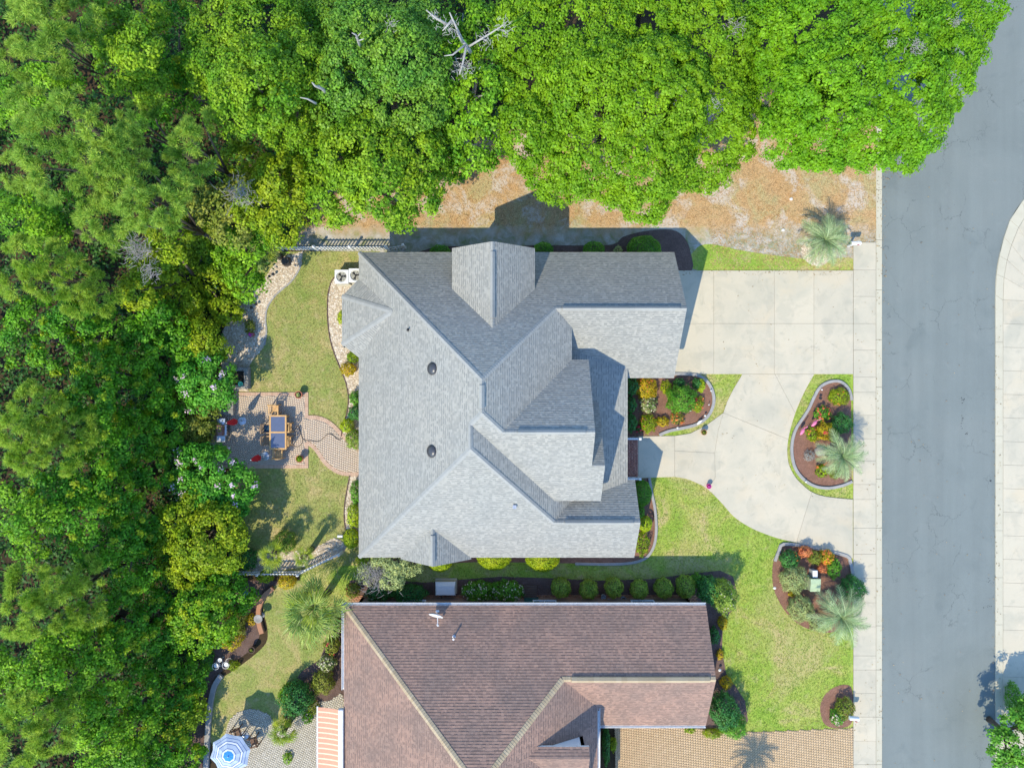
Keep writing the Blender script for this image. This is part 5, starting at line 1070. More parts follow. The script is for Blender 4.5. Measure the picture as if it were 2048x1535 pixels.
# front of the brown house
for a in [('yellow shrub under the brown gable, upper one', 'gold', 1445, 1245, 9, .6, 14, .1, .06, .8, None), ('dark green shrub against the brown gable', 'deep', 1428, 1270, 10, .8, 16, .1, .06, .9, None), ('golden shrub under the brown gable, lower one', 'gold', 1440, 1308, 7, .4, 10, .1, .06, .8, None), ('yellow ball shrub at the edge of the round shadow', 'gold', 1452, 1364, 12, .7, 12, .1, .06, .9, None),
          ('large dark bush at the lower corner of the brown gable', 'deep', 1446, 1420, 28, 2.3, 32, .1, .07, 1.0, None), ('dark tall bush in front of the large one', 'green', 1466, 1448, 24, 2.0, 22, .09, .06, 1.0, None), ('bright grass clump below the brown eave corner', 'yellow', 1425, 1466, 20, .4, 9, .28, .03, .9, None), ('small bright shrub under the lower white gutter', 'yellow', 1380, 1458, 12, .4, 7, .12, .06, .8, None),
          ('rusty shrub beside the lower mailbox', 'olive', 1690, 1415, 18, 1.0, 20, .1, .06, .9, None), ('white flowering bush beside the lower mailbox', 'green', 1675, 1432, 14, .8, 16, .1, .06, .8, [('fl_white', 22, .06)]), ('hedge in the recess below the brown roof', 'deep', 1212, 1490, 7, 1.0, 38, .1, .07, 1.0, None), ('small light green plant beside the recess hedge', 'yellow', 1226, 1488, 7, .5, 14, .14, .05, .8, None)]:
    lab, kd, px, py, r, h, ry, L_, W_, dn_, fl = a; shrub(lab, kd, px, py, r, h, ry, L_, W_, dn_, fl)
# neighbour garden and fence corner
for a in [('yellow flowering shrub against the lower picket fence', 'gold', 575, 1162, 17, 1.0, 15, .12, .06, .8, None), ('leafy green shrub climbing the lower fence', 'yellow', 530, 1152, 16, 1.0, 12, .12, .07, .8, None), ('rusty golden shrub in the neighbour border', 'olive', 470, 1245, 22, 1.2, 28, .1, .06, .9, None), ('golden bush above the barrel planter', 'gold', 463, 1278, 22, 1.1, 20, .1, .06, .6, None), ('yellow tufted plant beside the bird bath', 'gold', 503, 1238, 9, .5, 12, .1, .05, .7, None),
          ('pinkish green shrub beside the large fan palm', 'varieg', 668, 1245, 14, 1.0, 28, .13, .09, .9, [('fl_white', 16, .07)]), ('reddish shrub midway along the brown house back wall', 'olive', 664, 1290, 15, .9, 18, .12, .07, .9, [('fl_red', 5, .07)]), ('cream speckled shrub below the reddish one', 'varieg', 655, 1325, 17, .9, 16, .13, .1, .9, [('fl_white', 20, .08)]), ('brownish dry bush above the striped awning', 'olive', 646, 1362, 22, 1.1, 24, .1, .05, .9, None),
          ('dark round bush on the neighbour lawn edge', 'deep', 592, 1395, 32, 1.8, 32, .11, .07, 1.0, None), ('light green shoots beside the dark round bush', 'mid', 575, 1385, 16, 1.3, 18, .13, .08, .7, None), ('small dark shrub beside the awning bar', 'olive', 628, 1415, 12, .5, 14, .12, .06, .7, None), ('leafy plant between bush and neighbour patio', 'mid', 615, 1433, 11, .6, 12, .16, .08, .7, None),
          ('tiny green plant by the neighbour patio path', 'mid', 575, 1515, 9, .4, 12, .14, .06, .7, None), ('soft green grass mound under the wood edge', 'myrtle', 413, 1320, 14, .7, 26, .2, .03, .8, None), ('bright plant beside the wire stands', 'yellow', 466, 1330, 12, .5, 10, .14, .06, .7, None), ('round olive bush in the pebble bed', 'olive', 500, 653, 10, .6, 14, .11, .06, .8, None), ('dark bushy shrub beside the fan palms at the fence', 'boxwood', 568, 1083, 22, 1.3, 22, .11, .06, .9, None), ('shaded low shrub left of the fan palms', 'deep', 495, 1118, 18, 1.0, 22, .12, .07, .9, None)]:
    lab, kd, px, py, r, h, ry, L_, W_, dn_, fl = a; shrub(lab, kd, px, py, r, h, ry, L_, W_, dn_, fl)
shrub('clipped hedge on the far side of the road at lower right', 'green', 2026, 1395, 12, 1.0, 30, L=.08, Wd=.05)

# ---------------------------------------------------------------- palms
def pindo_mesh(L, seed, arch):
    r = np.random.default_rng(seed); m = MB(); n = 14
    pts = [Vector((L * t * (1 - .10 * t), 0, L * (arch * t - (arch + .38) * t * t))) for t in [i / n for i in range(n + 1)]]
    m.tube(pts, [.028 * (1 - .8 * i / n) + .004 for i in range(n + 1)], 5)
    for i in range(2, 34):
        t = .1 + .9 * i / 34; f = t * n; j = min(int(f), n - 1); q = pts[j].lerp(pts[j + 1], f - j); d = (pts[j + 1] - pts[j]).normalized()
        ll = L * (.24 * math.sin(math.pi * min(1, .2 + t * .75)) * r.uniform(.85, 1.2) + .06)
        for s in (-1, 1):
            side = Vector((0, s, 0)); e = (d * (.85 + r.normal(0, .08)) + side * .75 + Vector((0, 0, .35 + r.normal(0, .1)))).normalized(); tip = q + e * ll * .55; tip2 = tip + (e + Vector((0, 0, -.55))).normalized() * ll * .5
            w_ = Vector(d) * .0065; m.add([q - w_, q + w_, tip + w_, tip2, tip - w_], [(0, 1, 2, 4), (4, 2, 3)])
    return m.mesh('frond', K['pindo'])
PM = [pindo_mesh(1.0, 1, .75), pindo_mesh(1.0, 2, .5), pindo_mesh(1.0, 3, .28)]
PMB = pindo_mesh(1.0, 4, .2); PMB.materials[0] = K['brown']
def pindo(label, px, py, rpx, z, n=26, seed=1):
    n = 24
    """feather palm: crown heart at photo point on height z"""
    q = P(px, py, z); R = rpx / sc_(z); rr = random.Random(seed); t = thing('feather_palm', (q.x, q.y, 0), label, 'palm', 'silver feather palms')
    m = MB(); m.tube([(0, 0, 0), (0, 0, z * .5), (0, 0, z * .95)], [.2, .16, .2], 10)
    for k in range(26):
        a = k * 2.4; h = .15 + z * .8 * k / 26; m.tube([(.16 * math.cos(a), .16 * math.sin(a), h), (.27 * math.cos(a), .27 * math.sin(a), h + .13)], [.05, .02], 5)
    m.build('trunk', BARK, t)
    for k in range(n):
        f = k / n; tilt = [-.75, -.42, -.05][int(f * 3) if f < 1 else 2] + rr.uniform(-.15, .15); a = k * 2.39996 + rr.uniform(-.2, .2)
        s = R * rr.uniform(.9, 1.15) * (1.0 if f > .3 else .9)
        obj('frond', PM[k % 3], t, (0, 0, z * .95), (rr.uniform(-.25, .25), tilt, a), s)
    for k in range(rr.randint(2, 4)): obj('dry_frond', PMB, t, (0, 0, z * .85), (rr.uniform(-.3, .3), rr.uniform(.35, .6), rr.uniform(0, 6.28)), R * rr.uniform(.75, .95))
    return t
pindo('silver feather palm beside the upper mailbox', 1650, 479, 54, 1.7, 30, 3)
pindo('silver feather palm at the edge of the island bed', 1684, 912, 52, 1.9, 32, 5)
pindo('silver feather palm overhanging the pavement at the utility bed', 1683, 1232, 58, 1.8, 30, 9)
pindo('feather palm just below the picture casting a frond shadow on the paver drive', 1498, 1612, 50, 2.6, 30, 12)
def fan_mesh(seed, mat, pet=.75, n=17, spread=1.45):
    r = np.random.default_rng(seed); m = MB(); hub = Vector((pet, 0, pet * .2)); m.tube([(0, 0, 0), (pet * .5, 0, pet * .15), hub], [.022, .016, .012], 5)
    for k in range(n):
        a = -spread + 2 * spread * k / (n - 1) + r.normal(0, .03); L = (.95 - .3 * abs(a) / spread) * r.uniform(.85, 1.1); d = Vector((math.cos(a), math.sin(a), .15 + r.normal(0, .06))); s = Vector((-math.sin(a), math.cos(a), 0)) * .026
        mid = hub + d * L * .5; tip = hub + d * L * .95 + Vector((0, 0, -.12 - .35 * r.uniform()))
        m.add([hub, mid - s + Vector((0, 0, .03)), mid, mid + s + Vector((0, 0, .03)), tip], [(0, 1, 2), (0, 2, 3), (1, 4, 2), (2, 4, 3)])
    return m.mesh('fan_leaf', mat)
FM = [fan_mesh(1, K['fan']), fan_mesh(2, K['fan']), fan_mesh(3, K['fan2']), fan_mesh(4, K['fan'], .95, 15, 1.3)]
def fan_palm(label, px, py, rpx, z, n=16, seed=1, young=False, heads=1, tr=.17):
    q = P(px, py, z); R = rpx / sc_(z); rr = random.Random(seed); t = thing('fan_palm', (q.x, q.y, 0), label, 'palm', 'fan palms')
    m = MB(); m.tube([(0, 0, 0), (0, 0, z * .5), (0, 0, z)], [tr * 1.15, tr, tr * 1.1], 10); m.build('trunk', BARK, t)
    n = int(n * 1.5)
    for k in range(n):
        f = k / n; a = k * 2.39996 + rr.uniform(-.35, .35); tilt = (-1.05 + 1.35 * f) + rr.uniform(-.2, .2)
        obj('fan_leaf', FM[2] if (young and k % 3) or rr.random() < .2 else FM[k % 2 * 3], t, (0, 0, z - .08 * f), (rr.uniform(-.6, .6), tilt, a), R * .62 * rr.uniform(.75, 1.12))
    return t
fan_palm('large fan palm with broad split leaves on the neighbour lawn', 628, 1215, 70, 3.2, 24, 4, tr=.2)
fan_palm('fan palm behind the end of the upper picket fence', 532, 498, 42, 2.6, 14, 6)
fan_palm('yellowing fan palm at the lower fence, left one', 545, 1108, 34, 2.2, 14, 8, True)
fan_palm('yellowing fan palm at the lower fence, right one', 606, 1112, 28, 2.0, 12, 11, True)
fan_palm('low bright fan palm beside the neighbour patio', 566, 1462, 34, 1.2, 16, 15, True)
fan_palm('tiny pointed palm beside the dark bush on the neighbour lawn', 574, 1432, 16, .9, 9, 17, True)
# ================================================================== THINGS
M['teak'] = ground_mat('teak', [(0.3, (0.60, 0.34, 0.13)), (0.7, (0.72, 0.45, 0.20))], 6, 0.15, 30, rough=.6, bump=.1)
M['teak_old'] = ground_mat('weathered_teak', [(0.3, (0.36, 0.23, 0.13)), (0.7, (0.46, 0.31, 0.18))], 6, 0.15, 30, rough=.7, bump=.1)
M['table_glass'] = plain('blue_table_glass', (0.11, 0.13, 0.20), 0.08, spec=0.9, var=.05)
M['steel'] = plain('stainless', (0.62, 0.64, 0.67), 0.3, 0.7)
M['copper'] = plain('brown_enamel', (0.24, 0.12, 0.09), 0.35, spec=.5)
M['redcloth'] = plain('red_canvas', (0.55, 0.02, 0.03), 0.8)
M['terracotta'] = plain('terracotta', (0.48, 0.17, 0.10), 0.8)
M['tan_metal'] = plain('beige_metal', (0.55, 0.53, 0.45), 0.5)
M['utility'] = plain('pale_green_metal', (0.42, 0.52, 0.33), 0.5)
M['soil'] = plain('soil', (0.04, 0.03, 0.02), 0.95)
M['pink'] = plain('pink_plastic', (0.85, 0.22, 0.38), 0.4)
M['magenta'] = plain('magenta_glaze', (0.75, 0.03, 0.25), 0.35)
M['ceramic'] = plain('blue_glaze', (0.10, 0.28, 0.50), 0.25, spec=.6)
M['globe'] = plain('frosted_globe', (0.82, 0.80, 0.76), 0.3)
M['wood_dark'] = ground_mat('dark_wood', [(0.3, (0.12, 0.08, 0.06)), (0.7, (0.18, 0.12, 0.09))], 5, 0.15, 30, bump=.2)
M['teal'] = plain('teal_mat', (0.02, 0.11, 0.11), 0.9)
M['hose'] = plain('hose_rubber', (0.10, 0.075, 0.06), 0.6)
M['brownwicker'] = plain('brown_wicker', (0.17, 0.09, 0.055), 0.7)

# ---------------------------------------------------------------- air conditioners
for (x, y), lab in (((-10.46, 6.58), 'air conditioner with round black fan on the lawn side of the pair'), ((-9.60, 6.66), 'air conditioner half hidden under the grey roof edge')):
    a = thing('air_conditioner', (x, y, 0.02), lab, 'air conditioner', 'pair of air conditioners')
    b = MB(); b.bbox(-.5, .5, -.5, .5, 0, .08, .02); b.build('pad', M['concrete'], a)
    b = MB(); b.bbox(-.40, .40, -.40, .40, .08, .80, .03); b.build('cabinet', M['tan_metal'], a)
    b = MB()
    n = 24; ring = [(.33 * math.cos(2 * math.pi * k / n), .33 * math.sin(2 * math.pi * k / n)) for k in range(n)]
    sq = [(max(-.43, min(.43, x_ * 3)), max(-.43, min(.43, y_ * 3))) for x_, y_ in ring]
    b.add([(x_, y_, .86) for x_, y_ in ring] + [(x_ * .97, y_ * .97, .86) for x_, y_ in sq] + [(x_, y_, .80) for x_, y_ in sq] + [(x_, y_, .78) for x_, y_ in ring], [(k, (k + 1) % n, n + (k + 1) % n, n + k) for k in range(n)] + [(n + k, n + (k + 1) % n, 2 * n + (k + 1) % n, 2 * n + k) for k in range(n)] + [(3 * n + k, 3 * n + (k + 1) % n, (k + 1) % n, k) for k in range(n)])
    b.build('top_cover', M['white'], a)
    b = MB(); b.lathe([(.0, .79), (.34, .79)], 24, cap=False); b.build('fan_well', M['black'], a)
    b = MB()
    for k in range(3):
        c0 = k * 2.094; b.add([(.05 * math.cos(c0), .05 * math.sin(c0), .80), (.27 * math.cos(c0 - .3), .27 * math.sin(c0 - .3), .795), (.28 * math.cos(c0 + .5), .28 * math.sin(c0 + .5), .83), (.06 * math.cos(c0 + .6), .06 * math.sin(c0 + .6), .82)], [(0, 1, 2, 3)])
    b.lathe([(.06, .79), (.06, .835), (.02, .845)], 10); b.build('fan_blade', M['black'], a)
    b = MB()
    for r in (.1, .17, .24): b.tube([(r * math.cos(k * .2618), r * math.sin(k * .2618), .865) for k in range(25)], .006, 4)
    for k in range(6): b.tube([(0, 0, .868), (.3 * math.cos(k * 1.047), .3 * math.sin(k * 1.047), .862)], .006, 4)
    b.build('fan_guard', M['black'], a)

# ---------------------------------------------------------------- picket fences
pk = MB(); pk.add([(-.04, -.012, .06), (.04, -.012, .06), (.04, -.012, 1.0), (0, -.012, 1.08), (-.04, -.012, 1.0), (-.04, .012, .06), (.04, .012, .06), (.04, .012, 1.0), (0, .012, 1.08), (-.04, .012, 1.0)],
    [(0, 1, 2, 3, 4), (9, 8, 7, 6, 5), (0, 5, 6, 1), (1, 6, 7, 2), (2, 7, 8, 3), (3, 8, 9, 4), (4, 9, 5, 0)]); PK = pk.mesh('picket', M['white'])
po = MB(); po.box(-.06, .06, -.06, .06, 0, 1.12); po.add([(-.08, -.08, 1.12), (.08, -.08, 1.12), (.08, .08, 1.12), (-.08, .08, 1.12), (0, 0, 1.24)], [(0, 1, 4), (1, 2, 4), (2, 3, 4), (3, 0, 4), (3, 2, 1, 0)]); PO = po.mesh('post', M['white'])
def fence(a, b_, label, step=.20, posts=2.4):
    a, b_ = Vector(a), Vector(b_); L = (b_ - a).length; t = thing('picket_fence', (a.x, a.y, 0), label, 'fence', 'white picket fences', math.atan2(b_.y - a.y, b_.x - a.x))
    for z in (.28, .82): m = MB(); m.box(0, L, .015, .055, z, z + .09); m.build('rail', M['white'], t)
    n = max(1, int(round(L / posts)))
    for k in range(n + 1): obj('post', PO, t, (L * k / n, .03, 0))
    k = step * .5
    while k < L:
        if min(abs(k - L * j / n) for j in range(n + 1)) > .1: obj('picket', PK, t, (k, 0, 0))
        k += step
    return t
f0 = P(566, 500.5).to_2d(); f1 = P(777, 500.5).to_2d()
fence(f0, f1, 'white picket fence above the back lawn with its shadow on the straw')
fence(P(779, 503).to_2d(), P(811, 497).to_2d(), 'short white picket gate between fence and grey house')
fence(P(447, 1141).to_2d(), P(605, 1141).to_2d(), 'straight white picket fence between the two back gardens')
fence(P(606, 1141).to_2d(), P(686, 1102).to_2d(), 'slanting white picket fence running up to the grey house corner')

# ---------------------------------------------------------------- patio walls and planter
sw = thing('stone_wall', P(462, 805), 'low stone seat wall stepping along the left of the patio', 'wall')
def stones(parent, x0, x1, y0, y1, h, cw=.32):
    r = random.Random(int(x0 * 100)); z = 0; k = 0
    while z < h - .02:
        hh = .16; along = (x1 - x0) > (y1 - y0); L0, L1 = (x0, x1) if along else (y0, y1); u = L0
        while u < L1 - .02:
            w_ = min(r.uniform(cw * .7, cw * 1.3), L1 - u); e = r.uniform(0, .015); m = MB()
            if along: m.bbox(u + .006, u + w_ - .006, y0 + e, y1 - e, z, z + hh - .008, .015)
            else: m.bbox(x0 + e, x1 - e, u + .006, u + w_ - .006, z, z + hh - .008, .015)
            m.build('stone', M['stone'], parent); u += w_
        z += hh; k += 1
stones(sw, -.05, .32, -.75, .62, .48); stones(sw, -.62, -.08, -.75, -.40, .48); stones(sw, -1.2, -.9, -2.6, -.75, .48)
pl = thing('raised_planter', P(478, 758), 'square stone raised planter above the patio corner', 'planter')
stones(pl, -.75, .75, -.62, -.36, .48); stones(pl, .47, .75, -.36, .75, .48); stones(pl, -.75, -.5, -.36, .75, .48); stones(pl, -.5, .47, .5, .75, .48)
b = MB(); b.box(-.5, .47, -.36, .5, 0, .3); b.build('soil', M['soil'], pl)
gp = thing('glazed_pot', P(481, 767, .5) - Vector((0, 0, .2)), 'turquoise glazed pot standing in the raised planter', 'pot')
b = MB(); b.lathe([(.08, 0), (.13, .12), (.15, .25), (.13, .27), (.11, .24)], 14); b.build('bowl', plain('turquoise', (.12, .62, .42), .3), gp, True)

# ---------------------------------------------------------------- dining set
tc = P(556, 864, .75); tc.z = .05
tb = thing('dining_table', tc, 'teak dining table with two blue glass panels on the patio', 'table')
hw, hl = .53, 1.06
for x0, x1, y0, y1 in ((-hw, -hw + .1, -hl, hl), (hw - .1, hw, -hl, hl), (-hw + .102, hw - .102, -hl, -hl + .1), (-hw + .102, hw - .102, hl - .1, hl), (-hw + .102, hw - .102, -.05, .05)):
    b = MB(); b.bbox(x0, x1, y0, y1, .68, .73, .008); b.build('frame_board', M['teak'], tb)
for y0, y1 in ((-hl + .1, -.05), (.05, hl - .1)):
    b = MB(); b.box(-hw + .1, hw - .1, y0, y1, .70, .715); b.build('glass_panel', M['table_glass'], tb)
for sx in (-1, 1):
    for sy in (-1, 1): b = MB(); b.box(sx * .44 - .04, sx * .44 + .04, sy * .95 - .04, sy * .95 + .04, 0, .68); b.build('leg', M['teak'], tb)
def chair(label, x, y, rz, mat='teak', back=1.0, cushion=None, group='teak chairs around the patio table'):
    t = thing('garden_chair', (x, y, .05), label, 'chair', group, rz)       # faces +y
    m_ = M[mat]
    for sx in (-1, 1):
        b = MB(); b.box(sx * .27 - .025, sx * .27 + .025, .22, .27, 0, .64); b.build('leg', m_, t)
        b = MB(); b.box(sx * .27 - .025, sx * .27 + .025, -.27, -.22, 0, back - .02); b.build('leg', m_, t)
        b = MB(); b.bbox(sx * .27 - .035, sx * .27 + .035, -.21, .30, .642, .67, .006); b.build('armrest', m_, t)
    for k in range(6): b = MB(); y0 = -.22 + k * .078; b.box(-.243, .243, y0, y0 + .062, .41, .435); b.build('seat_slat', m_, t)
    n = 9; b = MB()
    pts = [(-.27 + .54 * k / n, -.245, back - .02 + .09 * math.sin(math.pi * k / n)) for k in range(n + 1)]
    b.tube(pts, .032, 6); b.build('top_rail', m_, t)
    b = MB(); b.box(-.243, .243, -.262, -.228, .50, .55); b.build('lower_rail', m_, t)
    for k in range(5):
        b = MB(); x0 = -.2 + k * .1; b.tube([(x0 * .25, -.245, .55), (x0, -.245, back + .05 - abs(x0) * .2)], .013, 5); b.build('back_slat', m_, t)
    for z in (.68, .82): b = MB(); b.tube([(-.25, -.245, z), (.25, -.245, z)], .012, 5); b.build('back_slat', m_, t)
    if cushion: b = MB(); b.bbox(-.23, .23, -.2, .24, .437, .50, .03); b.build('cushion', cushion, t)
    return t
tx, ty = tc.x, tc.y
navy = plain('navy_cushion', (0.012, 0.05, 0.10), .8)
chair('teak armchair at the head of the patio table nearer the roof vents of the fence side', tx - .30, ty + 1.42, math.pi)['label'] = 'teak armchair at the top end of the patio table'
chair('teak armchair at the lower end of the patio table', tx - .05, ty - 1.38, 0)
chair('teak armchair on the path side of the table, upper one', tx + .52, ty + .28, math.pi / 2)
chair('teak armchair on the path side of the table, lower one', tx + .48, ty - .55, math.pi / 2)
chair('armchair with dark navy cushion on the grill side of the table', tx - .72, ty + .22, -math.pi / 2, 'teak_old', 1.0, navy)
chair('weathered armchair on the grill side of the table', tx - .70, ty - .52, -math.pi / 2, 'teak_old')
# closed red parasols with round bases
for (px, py), lab in (((485, 841), 'closed red parasol beside the grill'), ((531, 911), 'closed red parasol at the lower edge of the patio')):
    q = P(px, py); t = thing('closed_parasol', (q.x, q.y, .05), lab, 'parasol', 'closed red parasols')
    b = MB(); b.lathe([(.27, 0), (.27, .04), (.24, .06), (.06, .08), (.04, .3)], 22); b.build('base', M['metal'], t)
    b = MB(); b.tube([(0, 0, .08), (0, 0, 2.45)], .022, 8); b.build('pole', M['steel'], t)
    b = MB(); n = 16; prof = [(.05, 1.05), (.15, 1.1), (.17, 1.35), (.13, 1.8), (.07, 2.25), (.015, 2.42)]; V = []
    for r, z in prof: V += [(r * (1 + .22 * (-1) ** k) * math.cos(2 * math.pi * k / n), r * (1 + .22 * (-1) ** k) * math.sin(2 * math.pi * k / n), z) for k in range(n)]
    b.add(V, [(i * n + k, i * n + (k + 1) % n, (i + 1) * n + (k + 1) % n, (i + 1) * n + k) for i in range(5) for k in range(n)] + [tuple(5 * n + k for k in range(n))]); b.build('canopy', M['redcloth'], t)
    b = MB(); b.lathe([(.0, 2.5), (.03, 2.47), (.03, 2.43), (0, 2.41)], 8, cap=False); b.build('finial', M['white'], t)
# grill
q = P(441, 860, .9); g_ = thing('barbecue_grill', (q.x, q.y, .05), 'gas barbecue grill with brown lid and steel side shelves', 'grill')
b = MB(); b.bbox(-.28, .28, -.33, .33, .1, .82, .02); b.build('cart', M['darkgrey'], g_)
b = MB(); n = 8; V = []
for k in range(n + 1):
    a = math.pi * k / n; V += [(-.29 * math.cos(a) - .04, -.32, .84 + .3 * math.sin(a)), (-.29 * math.cos(a) - .04, .32, .84 + .3 * math.sin(a))]
b.add(V, [(2 * k, 2 * k + 1, 2 * k + 3, 2 * k + 2) for k in range(n)] + [tuple(range(0, 2 * n + 2, 2)), tuple(range(2 * n + 1, 0, -2))]); b.build('lid', M['copper'], g_, False)
for s, y in ((1, .53), (-1, -.53)): b = MB(); b.bbox(-.24, .28, y - .19, y + .19, .80, .85, .01); b.build('side_shelf', M['steel'], g_)
b = MB(); b.tube([(.27, -.28, .98), (.34, -.28, .98), (.34, .28, .98), (.27, .28, .98)], .018, 6); b.build('handle', M['steel'], g_)
b = MB(); b.box(.25, .36, -.33, .33, .70, .84); b.build('control_panel', M['steel'], g_)
for k in range(3): b = MB(); b.lathe([(.03, 0), (.03, .03), (.02, .035)], 8, M=Matrix.Translation((.36, -.2 + .2 * k, .77)) @ Matrix.Rotation(math.pi / 2, 4, 'Y')); b.build('knob', M['black'], g_)
for sx in (-1, 1):
    for sy in (-1, 1): b = MB(); b.lathe([(.05, -.02), (.06, 0), (.05, .02)], 10, M=Matrix.Translation((sx * .22, sy * .27, .06)) @ Matrix.Rotation(math.pi / 2, 4, 'X')); b.build('wheel', M['black'], g_)
# pots
def potted(label, px, py, r, h, mat, leaf=None, flower=None, name='flower_pot', n=160, spread=1.0, L=.13):
    q = P(px, py, h); t = thing(name, (q.x, q.y, .04), label, 'pot')
    b = MB(); b.lathe([(r * .62, 0), (r * .85, h * .5), (r * .95, h * .86), (r * 1.08, h * .87), (r * 1.08, h), (r * .9, h), (r * .86, h * .88), (.01, h * .87)], 18, cap=False); b.build('bowl', mat, t, False)
    b = MB(); b.lathe([(.005, h * .885), (r * .87, h * .885)], 16, cap=False); b.build('soil', M['soil'], t)
    for kd, cnt, z0 in ((leaf, n, .05), (flower, n // 4, .14)):
        if kd: d = sphere_dirs(cnt, 0); leaf_obj('foliage' if kd == leaf else 'flower_heads', d * np.array([r, r, r]) * spread * RNG.uniform(.5, 1, (cnt, 1)) + np.array([0, 0, h * .9 + z0]), d, L, L * .5, K[kd], t, (0, 0, 0))
    return t
potted('terracotta pot with a small succulent at the upper patio corner', 597, 789, .22, .5, M['terracotta'], 'sage', None, n=70, spread=.55)
potted('terracotta pot with a leafy plant at the lower patio corner', 599, 917, .22, .5, M['terracotta'], 'yellow', None, n=200, spread=.85)
potted('brown basket planter on the entry walk beside the curved bed', 1408, 864, .17, .42, plain('basket', (.42, .25, .10), .8), 'olive', None, n=50, spread=.5)
potted('bright pink pot on the lawn edge below the entry walk', 1418, 972, .14, .38, M['magenta'], 'fl_mag', None, n=50, spread=.6)
potted('magenta flower pot in the pebble bed shade', 503, 669, .15, .3, M['terracotta'], 'green', 'fl_mag', n=200, spread=1.0)
potted('barrel planter ringed with white on the neighbour lawn edge', 503, 1299, .2, .45, M['wood_dark'], 'olive', None, n=30, spread=.5)
# hose
hq = smooth_line([P(*a).to_2d() for a in ((590, 862), (597, 850), (602, 865), (606, 878), (603, 888), (594, 893), (586, 887), (588, 872), (598, 868)) ], 5)
hp = smooth_line([P(*a).to_2d() for a in ((598, 852), (603, 868), (607, 878), (622, 881), (638, 882), (648, 875), (655, 868), (664, 868), (672, 875), (680, 879), (686, 876))], 5)
b = MB(); b.tube([(v.x, v.y, .085) for v in hp], .016, 6); b.tube([(v.x, v.y, .07) for v in hq], .016, 6)
hs = b.build('garden_hose', M['hose']); tag(hs, 'thin dark garden hose coiled from the table onto the garden path', 'hose')
# stump by the pebble bed
q = P(574, 524); st = MB(); st.lathe([(.34, 0), (.27, .12), (.25, .4), (.23, .42), (.01, .42)], 14); tag(st.build('tree_stump', BARK, loc=q), 'weathered tree stump in the pebbles near the fence', 'stump')
# mailboxes
for px, py, lab, rz in ((1712, 486, 'white mailbox beside the upper feather palm', 0), (1708, 1436, 'white mailbox beside the rusty shrub at lower right', -.08)):
    q = P(px, py, 1.1); t = thing('mailbox', (q.x, q.y, 0), lab, 'mailbox', 'white mailboxes', rz)
    b = MB(); b.box(-.05, .05, -.05, .05, 0, 1.0); b.box(-.2, .24, -.04, .04, .94, 1.0); b.build('post', M['white'], t)
    b = MB(); n = 8; V = []
    for x in (-.28, .28): V += [(x, -.11, 1.0)] + [(x, -.11 * math.cos(math.pi * k / n), 1.12 + .11 * math.sin(math.pi * k / n)) for k in range(n + 1)] + [(x, .11, 1.0)]
    m_ = n + 3; b.add(V, [(k, (k + 1) % m_, m_ + (k + 1) % m_, m_ + k) for k in range(m_)] + [tuple(range(m_)), tuple(range(2 * m_ - 1, m_ - 1, -1))]); b.build('box', M['white'], t)
    b = MB(); b.box(.05, .07, -.14, -.115, 1.05, 1.25); b.box(.05, .14, -.14, -.115, 1.2, 1.27); b.build('flag', M['redcloth'], t)
# utility boxes
q = P(1631, 1170, .75); t = thing('utility_box', (q.x, q.y, 0), 'pale green utility transformer box among the ball shrubs', 'utility box')
b = MB(); b.box(-.36, .36, -.44, .44, 0, .06); b.build('pad', M['concrete'], t); b = MB(); b.add([(-.29, -.38, .06), (.29, -.38, .06), (.29, .38, .06), (-.29, .38, .06), (-.29, -.38, .68), (.29, -.38, .68), (.29, .12, .78), (-.29, .12, .78), (.29, .38, .78), (-.29, .38, .78)], [(0, 1, 5, 4), (1, 2, 8, 6, 5), (2, 3, 9, 8), (3, 0, 4, 7, 9), (3, 2, 1, 0)]); b.build('cabinet', M['utility'], t)
b = MB(); b.add([(-.31, -.40, .69), (.31, -.40, .69), (.31, .13, .80), (-.31, .13, .80), (-.31, .40, .80), (.31, .40, .80), (-.31, -.4, .66), (.31, -.4, .66), (.31, .4, .77), (-.31, .4, .77)], [(0, 1, 2, 3), (3, 2, 5, 4), (0, 6, 7, 1), (4, 5, 8, 9)]); b.build('lid', M['utility'], t)
b = MB(); b.box(-.03, .03, -.42, -.38, .35, .5); b.build('lock', M['metal'], t)
q = P(1630, 1147, .6); t = thing('meter_pedestal', (q.x, q.y, 0), 'small grey pedestal box above the green utility box', 'utility box')
b = MB(); b.bbox(-.13, .13, -.2, .2, 0, .6, .03); b.build('cabinet', plain('grey_plastic', (.5, .53, .55), .4), t); b = MB(); b.bbox(-.15, .15, -.22, .22, .58, .65, .02); b.build('cap', M['white'], t)
# generator and side yard bits
q = P(891, 1176, .6); t = thing('generator', (q.x, q.y, .02), 'white lidded standby generator beside the brown house path', 'generator')
b = MB(); b.box(-.68, .68, -.48, .48, 0, .08); b.build('pad', M['concrete'], t); b = MB(); b.bbox(-.6, .6, -.4, .4, .08, .62, .04); b.build('body', M['tan_metal'], t); b = MB(); b.add([(-.62, -.42, .62), (.62, -.42, .62), (.62, .42, .62), (-.62, .42, .62), (-.56, -.36, .74), (.56, -.36, .74), (.56, .2, .78), (-.56, .2, .78)], [(0, 1, 5, 4), (1, 2, 6, 5), (2, 3, 7, 6), (3, 0, 4, 7), (4, 5, 6, 7)]); b.build('lid', M['white'], t)
b = MB(); b.tube([(-.3, -.42, .3), (-.3, -.6, .2), (-.3, -.75, .2)], .025, 6); b.build('conduit', M['darkgrey'], t)
q = P(1060, 1183, .25); t = thing('wooden_step', (q.x, q.y, .02), 'dark wooden step platform between flowering shrub and ball shrubs', 'step')
